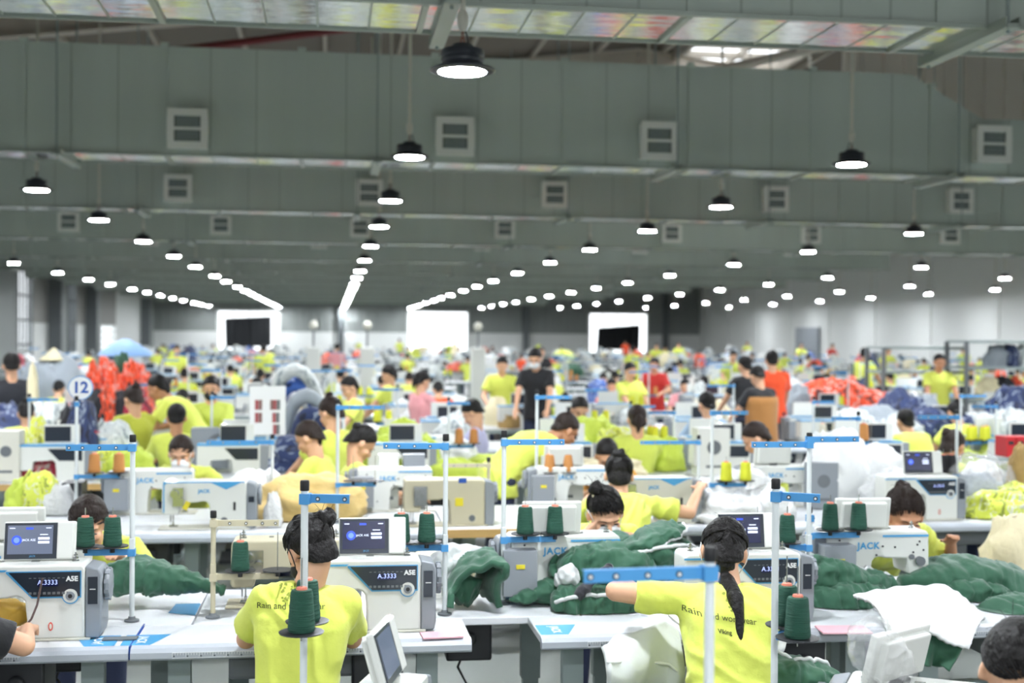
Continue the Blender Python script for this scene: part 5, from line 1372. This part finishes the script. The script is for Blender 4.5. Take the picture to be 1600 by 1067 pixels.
for i, (px, w, h, Y) in enumerate(((1122, .40, .24, 8.1), (1165, .40, .28, 8.2), (1200, .32, .2, 8.0), (1140, .42, .17, 7.95))):
    G('clear plastic sheeting heaped on the table, %s of four' % OW[i], px, 830, Y, w, h, 'plastic_cloudy', name='plastic_sheet', cat='plastic sheet', rz=0)
G('large white fabric heaped like a tent behind the two-bar stand', 1310, 770, 9.0, .55, .52, 'g_white', 'heap', rz=0)
G('white fabric slope falling toward the clear bags', 1365, 780, 8.7, .5, .38, 'g_white', 'heap', rz=0)
G('white fabric roll lying beside the white fabric tent', 1290, 800, 8.9, .4, .22, 'g_white', 'flat', rz=0)
G('clear bag of work pieces beside the lit screen', 1395, 800, 8.3, .4, .26, 'plastic_cloudy', 'heap', rz=0, name='plastic_bag', cat='bag')
G('big clear bag stuffed with grey pieces at the picture edge', 1530, 815, 8.3, .5, .36, 'plastic_film', 'heap', rz=0, name='plastic_bag', cat='bag')
G('grey stuffing inside the big clear bag', 1528, 812, 8.3, .38, .24, 'g_grey', 'heap', rz=0)
G('white crumpled bag under the red bins', 1535, 745, 9.6, .38, .3, 'g_white', 'heap', rz=0)
G('yellow vest lying in front of the big clear bag', 1560, 822, 8.0, .42, .16, 'g_yellow', 'flat', rz=0)
G('yellow vest bunched at the picture edge', 1585, 805, 8.2, .26, .18, 'g_yellow', 'heap', rz=0)
G('khaki jacket piled at the picture edge', 1602, 800, 8.3, .3, .42, 'g_brown', 'tall', rz=0)
G('cream cloth folded under the khaki jacket', 1590, 880, 6.9, .35, .3, 'g_cream', 'heap', z=.62, rz=0)
G('wide cream cloth spread behind the short-haired profile worker', 935, 745, 9.7, .75, .24, 'g_cream', 'heap', rz=0)
G('cream cloth tail on the table behind the bun-haired worker', 1035, 770, 9.3, .6, .14, 'g_cream', 'flat', rz=0)
for i, (px, w, h, Y) in enumerate(((885, .5, .3, 11.0), (925, .55, .42, 11.3), (960, .5, .35, 11.1), (1045, .3, .26, 11.0))):
    G('yellow-green vest in the pile before the hooded person, %s of four' % OW[i], px, 720, Y, w, h, 'g_lime' if i % 2 else 'g_yellow', rz=0)
for i, (px, w, h, Y) in enumerate(((590, .42, .3, 10.9), (628, .45, .4, 11.1), (655, .35, .3, 11.0))):
    G('lime vest heaped behind the hair clip worker, %s of three' % OW[i], px, 700, Y, w, h, 'g_lime', rz=0)
G('lime cloth hanging on the table by the beige stand', 705, 725, 10.6, .4, .15, 'g_lime', 'flat', rz=0)
G('lime cloth under the hands of the lavender shirt wearer', 745, 690, 11.9, .6, .12, 'g_lime', 'flat', rz=0)
G('white paper stack heap beside the lavender shirt wearer', 690, 670, 12.2, .6, .3, 'g_white', rz=0)
G('white cloth behind the lavender shirt wearer', 715, 665, 12.3, .4, .4, 'g_palegrey', rz=0)
# heap left
for i, (px, py, Y, w, h, m, k) in enumerate(((62, 745, 9.2, .28, .27, 'g_yellow', 'heap'), (90, 755, 9.1, .34, .2, 'plastic_cloudy', 'heap'), (35, 750, 9.2, .2, .22, 'g_lime', 'heap'), (60, 690, 11, .26, .44, 'g_yellow', 'tall'), (82, 690, 11.1, .24, .3, 'g_red', 'heap'),
        (108, 690, 11.3, .36, .52, 'g_black', 'tall'), (128, 690, 11.5, .42, .58, 'g_navy', 'heap'), (112, 660, 11.2, .3, .3, 'g_blue', 'heap'), (140, 690, 11.2, .3, .36, 'g_red', 'heap'), (120, 700, 10.8, .3, .2, 'g_orange', 'heap'),
        (175, 690, 11.4, .4, .4, 'g_palegrey', 'heap'), (165, 700, 10.9, .34, .2, 'g_yellow', 'flat'), (200, 705, 10.9, .4, .22, 'g_lime', 'heap'), (60, 720, 10.7, .3, .22, 'g_red', 'flat'), (30, 650, 13.4, .9, .34, 'g_navy', 'heap'), (2, 640, 13.6, .5, .42, 'g_navy', 'heap'), (70, 640, 13.4, .5, .45, 'g_palegrey', 'heap'), (52, 600, 14, .2, .75, 'g_cream', 'tall'))):
    nmm = {'g_yellow': 'yellow-black', 'g_lime': 'lime', 'plastic_cloudy': 'cloudy plastic', 'g_red': 'dark red', 'g_black': 'black', 'g_navy': 'navy', 'g_blue': 'bright blue', 'g_orange': 'orange', 'g_palegrey': 'pale grey', 'g_cream': 'cream'}[m]
    G('%s bundle in the mixed heap behind the sign pole, %s from the front' % (nmm, OW[i]), px, py, Y, w, h, m, k)
# arched navy and white jackets behind the swatch board
for i, (px, Y, r, m) in enumerate(((462, 12.3, .46, 'g_palegrey'), (462, 12.4, .38, 'g_blue'), (468, 12.5, .3, 'g_white'), (480, 11.6, .34, 'g_grey'), (488, 11.5, .24, 'g_navy'))):
    x = px_x(px, Y)
    tag(M().tube([(x + r * .62 * math.cos(a), Y + .06 * math.sin(3 * a), .80 + r * 1.75 * math.sin(a)) for a in [math.pi * k / 14 for k in range(15)]], [.035 + .03 * math.sin(math.pi * k / 14) for k in range(15)], 12, flat=1.4).build('padded_garment', m, smooth=180), '%s jacket arched over the table, %s ring from outside' % ({'g_palegrey': 'pale', 'g_blue': 'blue', 'g_white': 'white', 'g_grey': 'grey', 'g_navy': 'navy'}[m], OW[i]), 'garment')
G('navy jacket heaped under the arched jackets', 470, 660, 12.0, .7, .3, 'g_navy', rz=0)
# right side middle heaps
for i, (px, Y, w, h, m) in enumerate(((1280, 17.5, .9, .55, 'g_orange'), (1315, 17.8, .9, .6, 'g_orange'), (1355, 17.4, .8, .45, 'g_orange'), (1385, 17.6, .6, .4, 'g_orange'), (1262, 17.2, .5, .5, 'g_orange'))):
    G('orange garment in the long pile before the yellow-shirted wall stander, %s from the window side' % OW[i], px, 610, Y, w, h, m, rz=0)
for i, (px, Y, w, h, m) in enumerate(((1410, 14.5, .8, .55, 'g_navy'), (1440, 14.4, .5, .5, 'g_grey'), (1370, 13.6, .9, .4, 'g_grey'), (1330, 13.4, .8, .36, 'g_palegrey'), (1345, 12.2, .5, .3, 'g_navy'), (1400, 12.6, .7, .36, 'g_palegrey'), (1445, 13.2, .6, .4, 'g_navy'), (1530, 12.4, .6, .4, 'g_palegrey'), (1580, 12.0, .6, .5, 'g_palegrey'), (1590, 13.6, .7, .6, 'g_navy'), (1500, 12.8, .5, .35, 'g_navy'), (1540, 11.2, .8, .22, 'g_lime'), (1590, 11.0, .6, .16, 'g_yellow'))):
    G('%s garment in the broad heap between the white wall and the tables, %s piece' % ({'g_navy': 'navy', 'g_grey': 'grey', 'g_palegrey': 'pale', 'g_lime': 'lime', 'g_yellow': 'yellow'}[m], OW[i]), px, 640, Y, w, h, m)
# orange heap near the left wall, tarp, hat
for i, (px, py, Y, w, h, m) in enumerate(((146, 590, 16.2, .34, .74, 'g_orange'), (162, 590, 16.6, .4, .8, 'g_orange'), (178, 590, 16.3, .36, .7, 'g_orange'), (150, 600, 16.1, .4, .45, 'g_black'), (190, 590, 16.8, .4, .86, 'g_green'), (204, 590, 16.4, .36, .74, 'g_orange'), (219, 590, 16.6, .4, .72, 'g_orange'), (232, 590, 16.3, .3, .6, 'g_orange'), (168, 600, 16.1, .34, .5, 'g_orange'), (212, 600, 16.1, .36, .48, 'g_red'), (192, 600, 16.1, .3, .42, 'g_black'), (100, 600, 16.0, .5, .3, 'g_orange'))):
    G('%s bundle in the orange heap near the windowed wall, %s piece' % ({'g_orange': 'orange', 'g_black': 'black', 'g_green': 'green', 'g_red': 'dark red'}[m], OW[i]), px, py, Y, w, h, m, 'tall' if h > .55 else 'heap')
c = U(196, 532, 20.6)
tag(M().lathe([(.42, -.02), (.36, .06), (.2, .16), (.05, .24), (.02, .23), (.2, .145), (.35, .045), (.4, -.03)], n=28, closed=False).build('parasol_tarp', 'g_sky', loc=(c.x, 20.6, 1.6), smooth=180, bevel=0), 'pale blue tarpaulin stretched like a low tent over the orange heap', 'tarpaulin')
M().cyl((0, 0, -1.6), (0, 0, .23), .03).build('post', 'pole_white', bpy.data.objects['parasol_tarp'])
c = U(84, 562, 19)
tag(M().lathe([(.2, 0), (.1, .09), (.01, .17), (.005, .16), (.095, .08), (.19, -.01)], n=28, closed=False).build('conical_hat', 'g_cream', loc=(c.x, 19, c.z), smooth=30), 'cream conical straw hat on a stacked heap near the windowed wall', 'hat')
G('grey-green bundle under the conical hat', 84, 600, 19, .9, c.z - .74, 'g_grey', 'heap', z=.74, rz=0)
# red bins, racks by the white wall
for i in range(3):
    x = px_x(1572 + i * 15, 10.2); b = M(); b.box((0, 0, .085), (.075, .2, .17)); b.box((0, -.101, .12), (.05, .004, .03), mi=1)
    tag(b.build('parts_bin', [mat('bin_red', '#C4282E', .45), 'dark_plastic'], loc=(x, 10.2, .95), smooth=None, bevel=.006), 'red parts bin, %s from the pole side' % OW[i], 'bin', 'red parts bins on the shelf')
t = empty('bin_shelf', (px_x(1585, 10.2), 10.2, 0), 0, 'small metal shelf carrying the red parts bins', 'shelf')
M().box((0, 0, .935), (.5, .3, .025)).build('shelf_board', 'table_leg', t, smooth=None)
for sx in (-1, 1): M().cyl((sx * .22, 0, .765), (sx * .22, 0, .93), .012).build('leg', 'table_leg', t)
def rack(px, Y, w, h, label):
    t = empty('storage_rack', (px_x(px, Y), Y, 0), 0, label, 'rack')
    for sx in (-1, 1):
        for sy in (-1, 1): M().box((sx * w / 2, sy * .3, h / 2), (.05, .05, h)).build('post', 'mid_grey', t, smooth=None)
    for q in (.25, .55, .8, 1.0): M().box((0, 0, h * q), (w, .62, .04)).build('shelf_board', 'table_leg', t, smooth=None)
    return t
RACKS = [(px_x(1432, 18.2), 18.2), (px_x(1570, 17.6), 17.6)]
rack(1432, 18.2, 1.3, 1.8, 'grey storage rack with open shelves before the white wall')
rack(1570, 17.6, 1.5, 1.9, 'dark storage rack at the picture edge')
for i in range(6):
    G('%s bundle on the shelves of the rack at the picture edge' % ('cream', 'grey', 'black', 'navy', 'orange', 'pale')[i], 1548 + i * 10, 540, 17.6, .36, .3, ('g_cream', 'g_grey', 'g_black', 'g_navy', 'g_orange', 'g_palegrey')[i], z=(1.06, 1.54)[i % 2], group='bundles on the edge rack')
G('orange bundle slung on the storage rack by the white wall', 1470, 550, 18.6, .6, .35, 'g_orange', z=1.5, rz=0) if False else None
for px, w, lab in ((490, .3, 'beside the arched jackets'), (574, .3, 'before the bright opening, nearer the arched jackets'), (747, .3, 'right of the bright opening')):
    Y = 27.0; t = empty('floor_fan', (px_x(px, Y), Y, 0), 0, 'white cabinet with a thin mast, standing ' + lab, 'cabinet')
    M().box((0, 0, .84), (w, .35, 1.66)).build('cabinet_body', 'white_plastic', t, smooth=None, bevel=.02)
    M().cyl((0, 0, 1.66), (0, 0, 2.05), .02, n=8).build('mast', 'mid_grey', t)
    M().ell((0, 0, 2.12), (.09, .06, .1)).build('mast_head', 'cream_plastic', t, smooth=180)

# ================================================================== FAR ROWS
def far_machine():
    b = M()
    b.prism([(x, z + .006) for x, z in MACHINE_POLY], -.08, .08, 0); b.box((.03, 0, .14), (.06, .15, .27), mi=1); b.box((-.03, .12, .14), (.15, .09, .2), mi=1)
    b.box((-.25, 0, .003), (.54, .178, .006)); b.box((-.19, .02, .37), (.27, .03, .15), mi=0); b.box((-.22, .003, .37), (.2, .004, .12), mi=2); b.prism([(-.28, .258), (-.016, .258), (-.016, .164), (-.193, .164)], -.083, -.08, 2)
    b.prism([(-.5, .29), (-.01, .29), (-.01, .276), (-.5, .276)], -.082, .082, 3)
    return b.mesh('sewing_machine', ['white_plastic', 'grey_plastic', 'panel_black', 'blue_trim'], None)
def far_stand(c):
    b = M(); b.cyl((0, 0, 0), (0, 0, .74), .0105, n=8); b.box((-.13, 0, .715), (.27, .006, .024), mi=1); b.box((-.12, 0, .26), (.24, .006, .024), mi=1); b.cyl((0, 0, .74), (0, 0, .765), .013, n=8, mi=2)
    for x in (-.1, -.22): b.cyl((x, 0, .275), (x, 0, .28), .06, n=12, mi=2); b.cyl((x, 0, .28), (x, 0, .4), .038, .031, 12, mi=3)
    return b.mesh('thread_stand', ['pole_white', 'blue_bar', 'dark_plastic', c], 30)
def far_table(w):
    b = M(); b.box((0, .55, .744), (w - .01, 1.1, .032)); b.box((0, -.01, .735), (w - .01, .03, .05), mi=1)
    for x in (-1, 1): b.box((x * (w / 2 - .15), .55, .37), (.07, .9, .05), mi=1); b.box((x * (w / 2 - .15), .3, .37), (.06, .05, .72), mi=1); b.box((x * (w / 2 - .15), .8, .37), (.06, .05, .72), mi=1)
    b.box((.1, .4, .64), (w * .5, .5, .13), mi=2)
    return b.mesh('sewing_table', ['tabletop', 'table_leg', 'mid_grey'], None)
FM = far_machine(); FS = [far_stand(c) for c in ('thread_yellow', 'thread_cream', 'thread_orange', 'thread_yellow')]; FT = far_table(1.37); FT2 = far_table(2.8)
def put(name, me, loc, rz=0, label=None, cat=None, group=None, scale=None):
    o = bpy.data.objects.new(name, me); COL.objects.link(o); o.location = loc; o.rotation_euler.z = R(rz)
    if scale: o.scale = scale
    return tag(o, label, cat, group)
PR = {}
for key, kw in dict(sb=dict(hair='bun', hp=24), ss=dict(hair='short', hp=20), sp=dict(hair='tied', hp=36), up=dict(hair='short', pose='stand', hp=14), ut=dict(hair='tied', pose='stand', hp=24, lean=14), sl=dict(hair='bun', hp=40, lean=34, hairm='hair_brown')).items():
    kw.setdefault('lean', 20 if kw.get('pose') != 'stand' else 6)
    PR[key] = person('proto ' + key, None, 0, base=(0, 0, 0), detail=0, **kw)[0]
rng = random.Random(21)
SC = [('yellow', 'shirt_yellow', 58), ('lime', 'shirt_lime', 12), ('orange', 'shirt_orange', 9), ('black', 'shirt_black', 8), ('white', 'shirt_white', 5), ('blue', 'shirt_blue', 3), ('red', 'shirt_red', 2), ('pink', 'shirt_pink', 3)]
GCOL = [('yellow', 'g_yellow', 14), ('lime', 'g_lime', 7), ('white', 'g_white', 22), ('grey', 'g_grey', 10), ('pale', 'g_palegrey', 18), ('orange', 'g_orange', 12), ('navy', 'g_navy', 12), ('cream', 'g_cream', 7), ('blue', 'g_blue', 3), ('red', 'g_red', 3), ('khaki', 'g_brown', 4), ('green', 'g_green', 3)]
def pick(L_): return rng.choices(L_, weights=[q[2] for q in L_])[0]
npers = 0; ngar = 0
NTH = {}
def nth(k):
    NTH[k] = NTH.get(k, -1) + 1; return OW[min(NTH[k], 60)]
def far_person(x, y, face, stand_, rowname):
    global npers
    k = rng.choice(['up', 'ut']) if stand_ else rng.choice(['sb', 'ss', 'sp', 'sl'])
    cn, cm, _ = pick(SC); o = clone(PR[k], (x, y, 0), face + rng.uniform(-14, 14))
    for ch in o.children:
        if ch.name.startswith('tshirt'): recolor(ch, cm)
    hair = {'sb': 'with a bun', 'ss': 'with short hair', 'sp': 'with tied hair', 'up': 'with short hair', 'ut': 'with tied hair', 'sl': 'bent low'}[k]
    lab = '%s-shirted person %s, %s, %s from the windowed side, %s' % (cn, hair, 'standing' if stand_ else ('back turned' if abs(face) < 90 else 'facing forward'), nth('p' + rowname), rowname.replace('the ', '', 1))
    tag(o, lab, 'person', 'people in ' + rowname); npers += 1
def far_garment(x, y, z, rowname, s=1.0):
    global ngar
    if ngar > 230: return
    cn, m, _ = pick(GCOL); k = rng.choice(['heap', 'heap', 'flat', 'tall']); h = {'heap': rng.uniform(.18, .42), 'flat': .14, 'tall': rng.uniform(.3, .5)}[k] * s; w = rng.uniform(.35, .7) * s
    o = put('garment', BL[KI[k] + rng.randrange(5)], (x, y, z), rng.uniform(0, 360), '%s garment heaped on %s, %s heap counted from the windowed side' % (cn, rowname, nth('g' + rowname)), 'garment', 'garments on ' + rowname, (w, w * .8, h / {'heap': .5, 'flat': .22, 'tall': .8}[k])); recolor(o, m); ngar += 1
# fillers on the detailed fifth and seventh rows
MANUAL = [(o.location.x, o.location.y) for o in bpy.data.objects if o.name.startswith('person')]
def free(x, y, r=.72): return all((x - a) ** 2 + (y - b_) ** 2 > r * r for a, b_ in MANUAL)
for Y, nme, i0 in ((ROWE, 'the fifth sewing row', 8), (ROWG, 'the seventh sewing row', 9)):
    x0 = px_x(-60, Y)
    for i in range(i0):
        x = x0 + (i + .5) * 1.37
        for side in (-1, 1):
            ym = Y + (.25 if side < 0 else .86)
            put('sewing_machine', FM, (x + .2 * -side, ym, .762), 0 if side < 0 else 180, 'white sewing machine at place %s of %s, %s side' % (nm(i), nme, 'near' if side < 0 else 'far'), 'sewing machine')
            if rng.random() < (0 if Y == ROWE else .25):
                yp = Y - .32 if side < 0 else Y + 1.45
                if free(x, yp): far_person(x, yp, 0 if side < 0 else 180, False, nme)
rows = [15.9, 18.7, 21.5, 24.5, 27.8, 31.5, 36, 41, 47, 54, 62, 70, 78]
for ri, Y in enumerate(rows):
    nme = 'the %s work line' % OW[ri]; far = Y > 30; w = 2.8 if far else 1.37
    xa, xb_ = max(px_x(-30, Y), XL + 1.5), min(px_x(1630, Y), XR - 1.6); x = xa + .3
    while x < xb_:
        xc = x + w / 2
        if (abs(xc - 3.1) > .9 or Y < 20) and not any(abs(xc - a_) < w / 2 + .8 and Y - .5 < b_ < Y + 1.6 for a_, b_ in RACKS):
            put('sewing_table', FT2 if far else FT, (xc, Y, 0), 0, 'white worktable, %s from the windowed side, in %s' % (nth('t' + nme), nme), 'table', 'worktables of ' + nme)
            for sub in ((-.7, .7) if far else (0,)):
                for side in ((-1, 1) if not far else (rng.choice((-1, 1)),)):
                    if rng.random() < (.75 if not far else .7):
                        put('sewing_machine', FM, (xc + sub + .25 * -side, Y + (.25 if side < 0 else .86), .762), 0 if side < 0 else 180, 'white sewing machine, %s from the windowed side, in %s' % (nth('m' + nme), nme), 'sewing machine', 'sewing machines of ' + nme)
                    if rng.random() < (.52 if Y < 50 else .45):
                        yp = Y - .34 if side < 0 else Y + 1.46; st_ = rng.random() < .16
                        if free(xc + sub, yp): far_person(xc + sub + rng.uniform(-.1, .1), yp, 0 if side < 0 else 180, st_, nme)
                    if rng.random() < .5 and Y < 40: put('thread_stand', FS[rng.randrange(4)], (xc + sub + .4, Y + (.45 if side < 0 else .66), .76), 0 if side < 0 else 180, 'white pole stand with two cones, %s from the windowed side, in %s' % (nth('s' + nme), nme), 'thread stand', 'thread stands of ' + nme)
                    if rng.random() < (.8 if Y < 45 else .5): far_garment(xc + sub + rng.uniform(-.3, .3), Y + (.3 if side < 0 else .8), .762, nme, 1.0 if Y < 30 else 1.35)
        x += w
for o in PR.values(): drop(o)
print('persons', npers, 'garments', ngar, 'objects', len(bpy.data.objects))
